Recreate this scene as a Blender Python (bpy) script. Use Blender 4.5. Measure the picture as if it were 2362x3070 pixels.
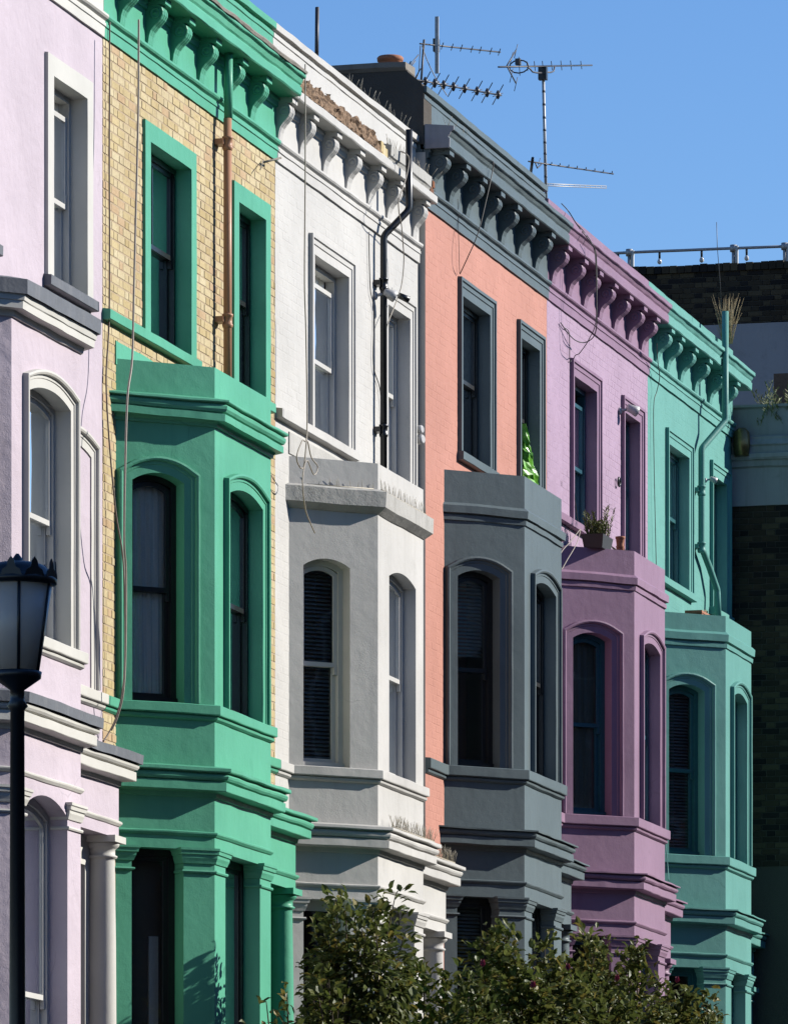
import bpy, math, random
from mathutils import Vector, Matrix, noise
random.seed(7)
for o in list(bpy.data.objects): bpy.data.objects.remove(o)
S = bpy.context.scene; COL = S.collection
R = math.radians
# ------------------------------------------------------------------ camera
# x runs along the terrace away from the camera, -y is towards the street, z = 0 is the camera's eye level
FPX, UVP, VH, DIST = 19500., 4920., 4270., 15.8          # focal length, vanishing point and horizon in photo pixels
TH = math.atan(UVP / FPX)
cd = bpy.data.cameras.new('camera'); cam = bpy.data.objects.new('camera', cd); COL.objects.link(cam)
cam.location = (0, -DIST, 0); cam.rotation_euler = (R(90), 0, TH - R(90))
cd.sensor_fit = 'HORIZONTAL'; cd.sensor_width = 36; cd.lens = 36 * FPX / 2362
cd.shift_y = (VH - 1535) / 2362; cd.clip_start = .5; cd.clip_end = 6000
S.camera = cam
# ------------------------------------------------------------------ light
SUN_AZ, SUN_EL = R(30.2), R(27.6)                        # azimuth measured from the facade's normal towards +x
sdir = Vector((math.sin(SUN_AZ) * math.cos(SUN_EL), -math.cos(SUN_AZ) * math.cos(SUN_EL), math.sin(SUN_EL)))
W = bpy.data.worlds.new('World'); S.world = W; W.use_nodes = True
nt = W.node_tree; nt.nodes.clear()
sky = nt.nodes.new('ShaderNodeTexSky'); sky.sky_type = 'NISHITA'; sky.sun_disc = False
sky.sun_elevation = SUN_EL; sky.sun_rotation = math.atan2(sdir.x, sdir.y)
sky.altitude = 0; sky.air_density = 1.0; sky.dust_density = 0.0; sky.ozone_density = 4.0
bg = nt.nodes.new('ShaderNodeBackground'); bg.inputs[1].default_value = .086
wo = nt.nodes.new('ShaderNodeOutputWorld')
hs = nt.nodes.new('ShaderNodeHueSaturation'); hs.inputs['Saturation'].default_value = 1.19; hs.inputs['Hue'].default_value = .511; nt.links.new(sky.outputs[0], hs.inputs['Color']); nt.links.new(hs.outputs[0], bg.inputs[0]); nt.links.new(bg.outputs[0], wo.inputs[0])
sl = bpy.data.lights.new('sun', 'SUN'); sl.energy = 5.0; sl.angle = R(.53); sl.color = (1, .955, .88)
so = bpy.data.objects.new('sun', sl); COL.objects.link(so); so.rotation_euler = (-sdir).to_track_quat('-Z', 'Y').to_euler(); so.location = (60, -40, 40)
vs = S.view_settings; vs.view_transform = 'Standard'; vs.look = 'None'; vs.exposure = .8; vs.gamma = 1; vs.use_curve_mapping = False
S.render.engine = 'CYCLES'

# ------------------------------------------------------------------ photo pixel -> point on a plane y = const
def PX(u, v, y=0.):
    a = (u - 1181) / FPX; b = (VH - v) / FPX; s, c = math.sin(TH), math.cos(TH)
    t = (y + DIST) / (s - a * c)
    return Vector((t * (c + a * s), y, t * b))
def PXx(u, v, x):                                        # point on the plane x = const
    a = (u - 1181) / FPX; s, c = math.sin(TH), math.cos(TH)
    t = x / (c + a * s); return Vector((x, t * (s - a * c) - DIST, t * (VH - v) / FPX))

# ------------------------------------------------------------------ materials
MATS = {}
K = .575                                                 # the photograph is exposed for the shade a little: paint tones are set for exposure .8
def mk(name):
    m = bpy.data.materials.new(name); m.use_nodes = True; MATS[name] = m
    n = m.node_tree.nodes; n.clear(); out = n.new('ShaderNodeOutputMaterial'); b = n.new('ShaderNodeBsdfPrincipled')
    m.node_tree.links.new(b.outputs[0], out.inputs[0]); return m, n, m.node_tree.links, b
def N(n, t, **k):
    x = n.new(t)
    for a, v in k.items(): setattr(x, a, v)
    return x
def noise_tex(n, l, co, scale, detail=4, rough=.55, sx=1, sy=1, sz=1):
    mp = N(n, 'ShaderNodeMapping'); mp.inputs['Scale'].default_value = (sx, sy, sz); l.new(co, mp.inputs[0])
    t = N(n, 'ShaderNodeTexNoise'); t.inputs['Scale'].default_value = scale; t.inputs['Detail'].default_value = detail; t.inputs['Roughness'].default_value = rough
    l.new(mp.outputs[0], t.inputs[0]); return t.outputs[0]
def ramp(n, l, src, p0, p1, c0=(0, 0, 0, 1), c1=(1, 1, 1, 1)):
    r = N(n, 'ShaderNodeValToRGB'); r.color_ramp.elements[0].position = p0; r.color_ramp.elements[1].position = p1
    r.color_ramp.elements[0].color = c0; r.color_ramp.elements[1].color = c1; l.new(src, r.inputs[0]); return r.outputs[0]
def mixc(n, l, fac, a, b, mode='MIX'):
    x = N(n, 'ShaderNodeMix', data_type='RGBA', blend_type=mode)
    for i, v in ((0, fac), (6, a), (7, b)):
        if isinstance(v, (int, float)): x.inputs[i].default_value = v
        elif isinstance(v, tuple): x.inputs[i].default_value = v if len(v) == 4 else v + (1,)
        else: l.new(v, x.inputs[i])
    return x.outputs[2]
def paint(name, col, rough=.5, bump=.25, stain=.25, dirt=(.16, .15, .13), fine=60, streak=.2, blotch=.12):
    """weathered masonry paint: slow tone drift, rain streaks, a few dirty patches, brush and render relief"""
    col = tuple(c * K for c in col); dirt = tuple(c * K for c in dirt)
    m, n, l, b = mk(name); co = N(n, 'ShaderNodeTexCoord').outputs['Object']
    big = noise_tex(n, l, co, .9, 5, .6)
    stv = noise_tex(n, l, co, 1., 5, .65, 7, 7, .55)
    spt = noise_tex(n, l, co, 3.2, 8, .7)
    dark = tuple(c * .78 for c in col); lite = tuple(min(1, c * 1.08 + .01) for c in col)
    c = mixc(n, l, ramp(n, l, big, .3, .7), dark, lite)
    c = mixc(n, l, blotch * 5, col, c)
    wide = noise_tex(n, l, co, .35, 3, .5, 1, 1, .6)
    c = mixc(n, l, ramp(n, l, wide, .42, .62, (.0, .0, .0, 1), (.22, .22, .22, 1)), c, tuple(q * .84 for q in col))
    crk = N(n, 'ShaderNodeTexVoronoi', feature='DISTANCE_TO_EDGE'); crk.inputs['Scale'].default_value = 1.1
    wob = N(n, 'ShaderNodeMix', data_type='VECTOR'); wob.inputs[0].default_value = .12; l.new(co, wob.inputs[4]); nz = N(n, 'ShaderNodeTexNoise'); nz.inputs['Scale'].default_value = 3; nz.inputs['Detail'].default_value = 6; l.new(co, nz.inputs[0]); l.new(nz.outputs[1], wob.inputs[5]); l.new(wob.outputs[1], crk.inputs[0])
    ck = N(n, 'ShaderNodeMath', operation='MULTIPLY'); l.new(ramp(n, l, crk.outputs[0], .0, .006, (1, 1, 1, 1), (0, 0, 0, 1)), ck.inputs[0]); l.new(ramp(n, l, big, .58, .68, (0, 0, 0, 1), (.34, .34, .34, 1)), ck.inputs[1])
    c = mixc(n, l, ck.outputs[0], c, tuple(q * .35 for q in col))
    f1 = N(n, 'ShaderNodeMath', operation='MULTIPLY'); l.new(ramp(n, l, stv, .52, .8), f1.inputs[0]); f1.inputs[1].default_value = streak
    c = mixc(n, l, f1.outputs[0], c, dirt)
    f2 = N(n, 'ShaderNodeMath', operation='MULTIPLY'); l.new(ramp(n, l, spt, .58, .8), f2.inputs[0]); f2.inputs[1].default_value = stain
    c = mixc(n, l, f2.outputs[0], c, dirt)
    l.new(c, b.inputs['Base Color']); b.inputs['Roughness'].default_value = rough
    b.inputs['Specular IOR Level'].default_value = .1
    f = noise_tex(n, l, co, fine, 4, .6); g = noise_tex(n, l, co, 9, 3, .5)
    pat = ramp(n, l, noise_tex(n, l, co, 1.6, 3, .6), .35, .68, (.12, .12, .12, 1), (1, 1, 1, 1))
    fm = N(n, 'ShaderNodeMath', operation='MULTIPLY'); l.new(f, fm.inputs[0]); l.new(pat, fm.inputs[1])
    ad = N(n, 'ShaderNodeMath', operation='MULTIPLY_ADD'); l.new(g, ad.inputs[0]); ad.inputs[1].default_value = 1.5; l.new(fm.outputs[0], ad.inputs[2])
    bp = N(n, 'ShaderNodeBump'); bp.inputs['Strength'].default_value = bump; bp.inputs['Distance'].default_value = .012
    l.new(ad.outputs[0], bp.inputs['Height']); l.new(bp.outputs[0], b.inputs['Normal']); return m
def plain(name, col, rough=.5, metal=0, bump=0, scale=30, var=.2):
    m, n, l, b = mk(name); co = N(n, 'ShaderNodeTexCoord').outputs['Object']
    col = tuple(c * K for c in col); t = noise_tex(n, l, co, scale, 5, .6)
    l.new(mixc(n, l, ramp(n, l, t, .25, .75), tuple(c * (1 - var) for c in col), tuple(min(1, c * (1 + var)) for c in col)), b.inputs['Base Color'])
    b.inputs['Roughness'].default_value = rough; b.inputs['Metallic'].default_value = metal
    if bump:
        bp = N(n, 'ShaderNodeBump'); bp.inputs['Strength'].default_value = bump; bp.inputs['Distance'].default_value = .01
        l.new(t, bp.inputs['Height']); l.new(bp.outputs[0], b.inputs['Normal'])
    return m
def brickmat(name, cols, rough=.85, bump=.5):
    """every brick draws its tone from the list: random per object and per loose piece of a joined mesh"""
    m, n, l, b = mk(name); co = N(n, 'ShaderNodeTexCoord').outputs['Object']
    oi = N(n, 'ShaderNodeObjectInfo').outputs['Random']; gi = N(n, 'ShaderNodeNewGeometry').outputs['Random Per Island']
    ad = N(n, 'ShaderNodeMath', operation='ADD'); l.new(oi, ad.inputs[0]); l.new(gi, ad.inputs[1])
    fr = N(n, 'ShaderNodeMath', operation='FRACT'); l.new(ad.outputs[0], fr.inputs[0])
    r = N(n, 'ShaderNodeValToRGB'); r.color_ramp.interpolation = 'CONSTANT'
    el = r.color_ramp.elements
    for i, c in enumerate(cols):
        e = el[i] if i < 2 else el.new(i / len(cols)); e.position = i / len(cols); e.color = tuple(q * K for q in c) + (1,)
    l.new(fr.outputs[0], r.inputs[0])
    gp = N(n, 'ShaderNodeNewGeometry').outputs['Position']
    t = noise_tex(n, l, gp, 38, 6, .65)
    c = mixc(n, l, ramp(n, l, t, .3, .75, (.72, .70, .66, 1), (1.12, 1.12, 1.1, 1)), (1, 1, 1), (1, 1, 1))
    c = mixc(n, l, 1., r.outputs[0], ramp(n, l, t, .25, .75, (.74, .72, .68, 1), (1.08, 1.08, 1.06, 1)), 'MULTIPLY')
    soot = noise_tex(n, l, gp, 1.3, 6, .68); c = mixc(n, l, 1., c, ramp(n, l, soot, .36, .6, (.80, .76, .70, 1), (1, 1, 1, 1)), 'MULTIPLY')
    spots = noise_tex(n, l, gp, 9, 4, .7); c = mixc(n, l, 1., c, ramp(n, l, spots, .66, .72, (1, 1, 1, 1), (.62, .52, .42, 1)), 'MULTIPLY')
    l.new(c, b.inputs['Base Color']); b.inputs['Roughness'].default_value = rough; b.inputs['Specular IOR Level'].default_value = .2
    bp = N(n, 'ShaderNodeBump'); bp.inputs['Strength'].default_value = bump; bp.inputs['Distance'].default_value = .006
    l.new(t, bp.inputs['Height']); l.new(bp.outputs[0], b.inputs['Normal']); return m
def glassmat():
    m = bpy.data.materials.new('window_glass'); m.use_nodes = True; n = m.node_tree.nodes; l = m.node_tree.links; n.clear()
    o = N(n, 'ShaderNodeOutputMaterial'); mx = N(n, 'ShaderNodeMixShader'); tr = N(n, 'ShaderNodeBsdfTransparent'); gl = N(n, 'ShaderNodeBsdfGlossy')
    tr.inputs[0].default_value = (.92, .94, .93, 1); gl.inputs['Roughness'].default_value = .02; gl.inputs[0].default_value = (.9, .95, 1, 1)
    fz = N(n, 'ShaderNodeFresnel'); fz.inputs[0].default_value = 1.45
    co = N(n, 'ShaderNodeTexCoord').outputs['Object']; w = noise_tex(n, l, co, 2.5, 1, .4)
    bp = N(n, 'ShaderNodeBump'); bp.inputs['Strength'].default_value = .12; bp.inputs['Distance'].default_value = .02; l.new(w, bp.inputs['Height'])
    l.new(bp.outputs[0], gl.inputs['Normal'])
    l.new(fz.outputs[0], mx.inputs[0]); l.new(tr.outputs[0], mx.inputs[1]); l.new(gl.outputs[0], mx.inputs[2]); l.new(mx.outputs[0], o.inputs[0])
    MATS['window_glass'] = m; return m
GLASS = glassmat()
lilac_wall = paint('lilac_render', (.715, .62, .695), .75, .5, .25, (.42, .36, .40), 95, .10)
lilac_trim = paint('white_trim', (.80, .785, .72), .5, .12, .12, (.4, .38, .33), 60, .08)
green = paint('green_paint', (.14, .535, .345), .42, .22, .10, (.05, .22, .14), 70, .18)
white_wall = paint('white_wall_paint', (.74, .725, .69), .6, .3, .22, (.42, .40, .37), 80, .15)
white_bay = paint('white_bay_paint', (.73, .715, .68), .6, .22, .35, (.40, .39, .36), 70, .3)
slab_grey = paint('old_cement_paint', (.60, .59, .555), .75, .6, .55, (.28, .27, .24), 70, .5)
pink_wall = paint('salmon_paint', (.68, .325, .25), .65, .35, .2, (.48, .22, .18), 80, .12)
slate = paint('slate_grey_paint', (.162, .208, .222), .42, .2, .28, (.09, .10, .105), 70, .3)
mauve_wall = paint('pale_mauve_paint', (.555, .395, .53), .55, .35, .4, (.36, .24, .34), 70, .35)
mauve_bay = paint('mauve_paint', (.40, .255, .365), .45, .2, .4, (.28, .17, .25), 70, .45)
teal_wall = paint('turquoise_paint', (.185, .485, .425), .55, .3, .25, (.10, .28, .24), 70, .2)
teal_bay = paint('turquoise_bay_paint', (.175, .45, .395), .42, .2, .25, (.10, .26, .22), 70, .25)
grey_white = paint('faded_lilac_white_paint', (.44, .42, .45), .65, .3, .4, (.25, .24, .24), 70, .4)
lead = paint('lead_sheet', (.20, .215, .24), .55, .35, .5, (.36, .36, .37), 30, .5)
stone = paint('weathered_stone', (.34, .31, .27), .85, .7, .6, (.12, .11, .09), 45, .5)
cement = paint('dark_cement_render', (.125, .11, .095), .9, .8, .5, (.16, .155, .15), 40, .25)
mortar = plain('mortar', (.52, .40, .26), .95, 0, .5, 90)
dk_mortar = plain('sooty_mortar', (.10, .09, .075), .95, 0, .5, 90)
stock = brickmat('yellow_stock_brick', [(.76, .63, .37), (.79, .67, .42), (.73, .60, .34), (.78, .66, .41), (.81, .70, .46), (.70, .56, .30), (.76, .62, .35), (.79, .67, .43), (.72, .53, .33)])
sooty = brickmat('sooty_stock_brick', [(.055, .045, .032), (.10, .080, .05), (.028, .025, .024), (.075, .06, .04), (.13, .105, .065), (.035, .03, .028), (.085, .065, .042)])
redbrick = brickmat('broken_red_brick', [(.34, .13, .06), (.42, .19, .09), (.26, .12, .07)])
rubble = plain('crumbling_brickwork', (.30, .19, .11), .95, 0, 1., 28, .6)
frame_white = paint('white_gloss', (.78, .77, .73), .35, .05, .12, (.5, .49, .45), 60, .1)
frame_black = plain('black_gloss', (.012, .012, .014), .3, 0, .05)
frame_slate = plain('charcoal_gloss', (.018, .02, .022), .35, 0, .05)
frame_blue = plain('petrol_blue_gloss', (.016, .11, .155), .35, 0, .05)
frame_teal = plain('teal_gloss', (.03, .16, .17), .35, 0, .05)
curtain_w = plain('curtain_cloth', (1.35, 1.32, 1.22), .9, 0, .1, 60, .08)
curtain_g = plain('grey_curtain', (.30, .28, .25), .9, 0, .1, 60, .12)
blind_m = plain('blind_slat', (.42, .43, .45), .5, 0, 0, 10, .1)
board_m = plain('brown_blind', (.20, .175, .15), .9, 0, .1, 60, .08)
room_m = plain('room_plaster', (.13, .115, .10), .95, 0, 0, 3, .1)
iron_blk = plain('black_plastic', (.014, .016, .018), .35, 0, .05, 40)
salmon_pipe = paint('salmon_gloss', (.62, .34, .21), .38, .08, .1, (.4, .22, .14), 60, .15)
cable_w = plain('pale_cable', (.42, .37, .30), .6)
cable_b = plain('brown_cable', (.14, .095, .07), .6)
cable_k = plain('black_cable', (.02, .02, .02), .6)
alu = plain('dull_aluminium', (.62, .62, .62), .5, .2, 0, 20, .15)
alu_d = plain('dark_aluminium', (.10, .10, .11), .5, .4, 0, 20, .2)
galv = plain('galvanised_steel', (.50, .51, .52), .5, .5, .1, 25, .2)
spike_m = plain('spike_plastic', (.50, .44, .32), .5)
terracotta = plain('terracotta', (.48, .19, .10), .85, 0, .3, 40)
bag_m = plain('green_plastic_bag', (.17, .50, .04), .35, 0, .6, 7, .55)
soil = plain('soil', (.05, .035, .022), .95, 0, .6)
black_pl = plain('black_planter', (.02, .02, .024), .5)
herb = plain('herb_green', (.24, .27, .09), .7, 0, 0, 20, .4)
straw = plain('dry_grass', (.55, .43, .22), .8, 0, 0, 20, .3)
asphalt = plain('asphalt', (.05, .05, .052), .9, 0, .5, 60)
paving = plain('paving', (.27, .26, .24), .85, 0, .4, 12)
roofm = plain('roof_felt', (.10, .10, .105), .9, 0, .3)
floodm = plain('lamp_housing', (.62, .61, .60), .4)

# ------------------------------------------------------------------ mesh builder
class MB:
    def __init__(s): s.v = []; s.f = []; s.sm = []
    def add(s, vs, fs, smooth=False):
        k = len(s.v); s.v += [tuple(p) for p in vs]; s.f += [tuple(i + k for i in f) for f in fs]; s.sm += [smooth] * len(fs); return s
    def box(s, x0, x1, y0, y1, z0, z1):
        return s.add([(x, y, z) for z in (z0, z1) for y in (y0, y1) for x in (x0, x1)],
                     [(0, 2, 3, 1), (4, 5, 7, 6), (0, 1, 5, 4), (2, 6, 7, 3), (0, 4, 6, 2), (1, 3, 7, 5)])
    def tube(s, pts, r, n=8, cap=True):
        pts = [Vector(p) for p in pts]; rr = r if isinstance(r, (list, tuple)) else [r] * len(pts); vs = []; fs = []
        a = None
        for i, p in enumerate(pts):
            d = (pts[min(i + 1, len(pts) - 1)] - pts[max(i - 1, 0)]).normalized()
            if a is None: a = d.orthogonal().normalized()
            else: a = (a - d * a.dot(d)); a = a.normalized() if a.length > 1e-6 else d.orthogonal().normalized()
            b = d.cross(a)
            for k in range(n):
                t = 2 * math.pi * k / n; vs.append(p + (a * math.cos(t) + b * math.sin(t)) * rr[i])
        for i in range(len(pts) - 1):
            for k in range(n): fs.append((i * n + k, i * n + (k + 1) % n, (i + 1) * n + (k + 1) % n, (i + 1) * n + k))
        s.add(vs, fs, True)
        if cap:
            m = len(s.v) - len(vs); s.f += [tuple(m + k for k in range(n))[::-1], tuple(m + (len(pts) - 1) * n + k for k in range(n))]; s.sm += [False, False]
        return s
    def lathe(s, prof, c, n=20, axis=None, smooth=True):
        vs = []; fs = []; c = Vector(c)
        M = axis.to_track_quat('Z', 'Y').to_matrix() if axis else Matrix.Identity(3)
        for r, z in prof:
            for k in range(n):
                t = 2 * math.pi * k / n; vs.append(c + M @ Vector((r * math.cos(t), r * math.sin(t), z)))
        for i in range(len(prof) - 1):
            for k in range(n): fs.append((i * n + k, i * n + (k + 1) % n, (i + 1) * n + (k + 1) % n, (i + 1) * n + k))
        s.add(vs, fs, smooth)
        m = len(s.v) - len(vs); s.f += [tuple(m + k for k in range(n))[::-1], tuple(m + (len(prof) - 1) * n + k for k in range(n))]; s.sm += [False, False]
        return s
    def sweep(s, prof, path, amp=.003, seed=0., caps=True, step=.14):
        """moulding: profile (out, z) carried along a plan path with mitred corners; the street is on the right hand of the path reversed"""
        P = [Vector(p) for p in path]; nn = []
        for i in range(len(P) - 1):
            d = (P[i + 1] - P[i]).normalized(); nn.append(Vector((d.y, -d.x)))
        amp *= 1.7; cols = []
        for i in range(len(P)):
            a = nn[max(i - 1, 0)]; b = nn[min(i, len(nn) - 1)]; m = (a + b) / (1 + a.dot(b)); cols.append((P[i], m))
            if i < len(P) - 1:
                L = (P[i + 1] - P[i]).length; k = max(1, int(L / step))
                for j in range(1, k): cols.append((P[i].lerp(P[i + 1], j / k), nn[i]))
        vs = []; fs = []; q = len(prof)
        for p, m in cols:
            for j, (o, z) in enumerate(prof):
                h = noise.noise((p.x * 3.1 + seed, p.y * 3.1 + j * .31, z * 2)) * amp + noise.noise((p.x * 11 + seed, p.y * 11, z * 5)) * amp * .6
                w = p + m * (o + (h if o > .004 else 0)); vs.append((w.x, w.y, z + (noise.noise((p.x * 2.3 + 9 + seed, p.y * 2.3, j * .2)) * amp * 1.3 if o > .004 else 0)))
        for i in range(len(cols) - 1):
            for j in range(q - 1): fs.append((i * q + j, (i + 1) * q + j, (i + 1) * q + j + 1, i * q + j + 1))
        if caps: fs += [tuple(range(q))[::-1], tuple(range((len(cols) - 1) * q, len(cols) * q))]
        return s.add(vs, fs)
    def build(s, name, mat, parent=None, label=None, cat=None, group=None, kind=None, loc=None):
        me = bpy.data.meshes.new(name); vs = s.v
        if loc is not None: vs = [(a - loc[0], b - loc[1], c - loc[2]) for a, b, c in vs]
        me.from_pydata(vs, [], s.f); me.polygons.foreach_set('use_smooth', s.sm); me.materials.append(mat); me.update()
        return link(name, me, parent, label, cat, group, kind, loc)
def link(name, me, parent=None, label=None, cat=None, group=None, kind=None, loc=None):
    o = bpy.data.objects.new(name, me); COL.objects.link(o)
    if loc is not None: o.location = loc
    adopt(o, parent); tag(o, label, cat, group, kind); return o
WLOC = {}
def adopt(o, parent):
    if parent:
        o.parent = parent; o.matrix_parent_inverse = Matrix.Translation(-Vector(WLOC.get(parent.name, parent.location)))
        WLOC[o.name] = Vector(o.location)
def tag(o, label=None, cat=None, group=None, kind=None):
    for k, v in (('label', label), ('category', cat), ('group', group), ('kind', kind)):
        if v: o[k] = v
    return o
def thing(name, loc, label, cat, group=None):
    e = bpy.data.objects.new(name, None); COL.objects.link(e); e.location = loc; e.empty_display_size = .3; WLOC[e.name] = Vector(loc)
    return tag(e, label, cat, group)
def wire(name, pts, r, mat, label, group=None, n=6):
    P = [Vector(p) for p in pts]; out = []
    for i in range(len(P) - 1):                            # Catmull-Rom, so cables hang in curves
        a, b, c, d = P[max(i - 1, 0)], P[i], P[i + 1], P[min(i + 2, len(P) - 1)]
        for k in range(6):
            t = k / 6; out.append(.5 * ((2 * b) + (c - a) * t + (2 * a - 5 * b + 4 * c - d) * t * t + (3 * b - a - 3 * c + d) * t ** 3))
    out.append(P[-1]); return MB().tube(out, r, n).build(name, mat, None, label, 'cable', group)

# ------------------------------------------------------------------ facade pieces
class Fr:
    """a vertical plane in plan: s along it, o out towards the street, z up"""
    def __init__(s, P, Q): s.P = Vector(P); d = Vector(Q) - s.P; s.L = d.length; s.e = d.normalized(); s.n = Vector((s.e.y, -s.e.x))
    def at(s, a, o, z): p = s.P + s.e * a + s.n * o; return (p.x, p.y, z)
def arch(h, k=10):
    h0, h1, zb, zs, zc = h; pts = [(h0, zb), (h0, zs)]
    if zc - zs > 1e-4:
        w = (h1 - h0) / 2; r = (w * w + (zc - zs) ** 2) / (2 * (zc - zs)); c = zc - r; t0 = math.asin(w / r)
        for i in range(1, k): t = -t0 + 2 * t0 * i / k; pts.append((h0 + w + r * math.sin(t), c + r * math.cos(t)))
    return pts + [(h1, zs), (h1, zb)]
def panel(mb, fr, s0, s1, z0, z1, h=None, r=.2, rev=None):
    q = lambda a, o, z: fr.at(a, o, z)
    if not h: mb.add([q(s0, 0, z0), q(s1, 0, z0), q(s1, 0, z1), q(s0, 0, z1)], [(0, 1, 2, 3)]); return
    h0, h1, zb, zs, zc = h
    for a, b, c, d in ((s0, h0, z0, z1), (h1, s1, z0, z1), (h0, h1, z0, zb)):
        if b - a > 1e-4 and d - c > 1e-4: mb.add([q(a, 0, c), q(b, 0, c), q(b, 0, d), q(a, 0, d)], [(0, 1, 2, 3)])
    A = arch(h)
    top = A[1:-1]
    for (a, za), (b, zb2) in zip(top[:-1], top[1:]): mb.add([q(a, 0, za), q(b, 0, zb2), q(b, 0, z1), q(a, 0, z1)], [(0, 1, 2, 3)])
    ring = A + [A[0]]
    for (a, za), (b, zb2) in zip(ring[:-1], ring[1:]): (rev or mb).add([q(a, 0, za), q(a, -r, za), q(b, -r, zb2), q(b, 0, zb2)], [(0, 1, 2, 3)])
def band(mb, fr, path, prof, closed=False, amp=.0015, seed=0, sub=.2):
    """moulding carried along a line (s, z) drawn on the facade: profile (w away from the opening, o out)"""
    P = [Vector(p) for p in path]; m = len(P); nn = []
    cnt = m if closed else m - 1
    for i in range(cnt):
        d = (P[(i + 1) % m] - P[i]).normalized(); nn.append(Vector((-d.y, d.x)))
    cols = []
    for i in range(m):
        if closed: a, b = nn[i - 1], nn[i]
        else: a, b = nn[max(i - 1, 0)], nn[min(i, cnt - 1)]
        cols.append((P[i], (a + b) / max(.3, 1 + a.dot(b))))
        if i < cnt and sub:
            L = (P[(i + 1) % m] - P[i]).length; k = int(L / sub)
            for j in range(1, k): cols.append((P[i].lerp(P[(i + 1) % m], j / k), nn[i]))
    vs = []; q = len(prof)
    for p, n_ in cols:
        for j, (w, o) in enumerate(prof):
            jit = noise.noise((p.x * 4 + seed, p.y * 4, j * .4 + seed)) * amp; t = p + n_ * (w + jit); vs.append(fr.at(t.x, o + jit, t.y))
    fs = []; M = len(cols)
    for i in range(M if closed else M - 1):
        k = (i + 1) % M
        for j in range(q - 1): fs.append((i * q + j, k * q + j, k * q + j + 1, i * q + j + 1))
    if not closed: fs += [tuple(range(q))[::-1], tuple(range((M - 1) * q, M * q))]
    mb.add(vs, fs); return mb
SUR_BAY = [(0, -.02), (0, .012), (.07, .012), (.075, .02), (.10, .02), (.105, .044), (.12, .052), (.138, .048), (.145, -.01)]
SUR_TOP = [(0, -.02), (0, .016), (.085, .016), (.09, .026), (.135, .028), (.14, .044), (.172, .044), (.176, -.01)]
SUR_FLAT = [(0, -.02), (0, .03), (.165, .03), (.17, -.01)]
def ring_prof(w, o0, o1): return [(0, o1), (0, o0), (-w, o0), (-w, o1), (0, o1)]
def inset(h, d, db=None): h0, h1, zb, zs, zc = h; return (h0 + d, h1 - d, zb + (d if db is None else db), zs - d * .9, zc - d)
def poly_slab(mb, fr, pts, o0, o1):
    n = len(pts); mb.add([fr.at(a, o0, z) for a, z in pts] + [fr.at(a, o1, z) for a, z in pts],
        [tuple(range(n)), tuple(range(n, 2 * n))[::-1]] + [(i, i + n, (i + 1) % n + n, (i + 1) % n) for i in range(n)])
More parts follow.
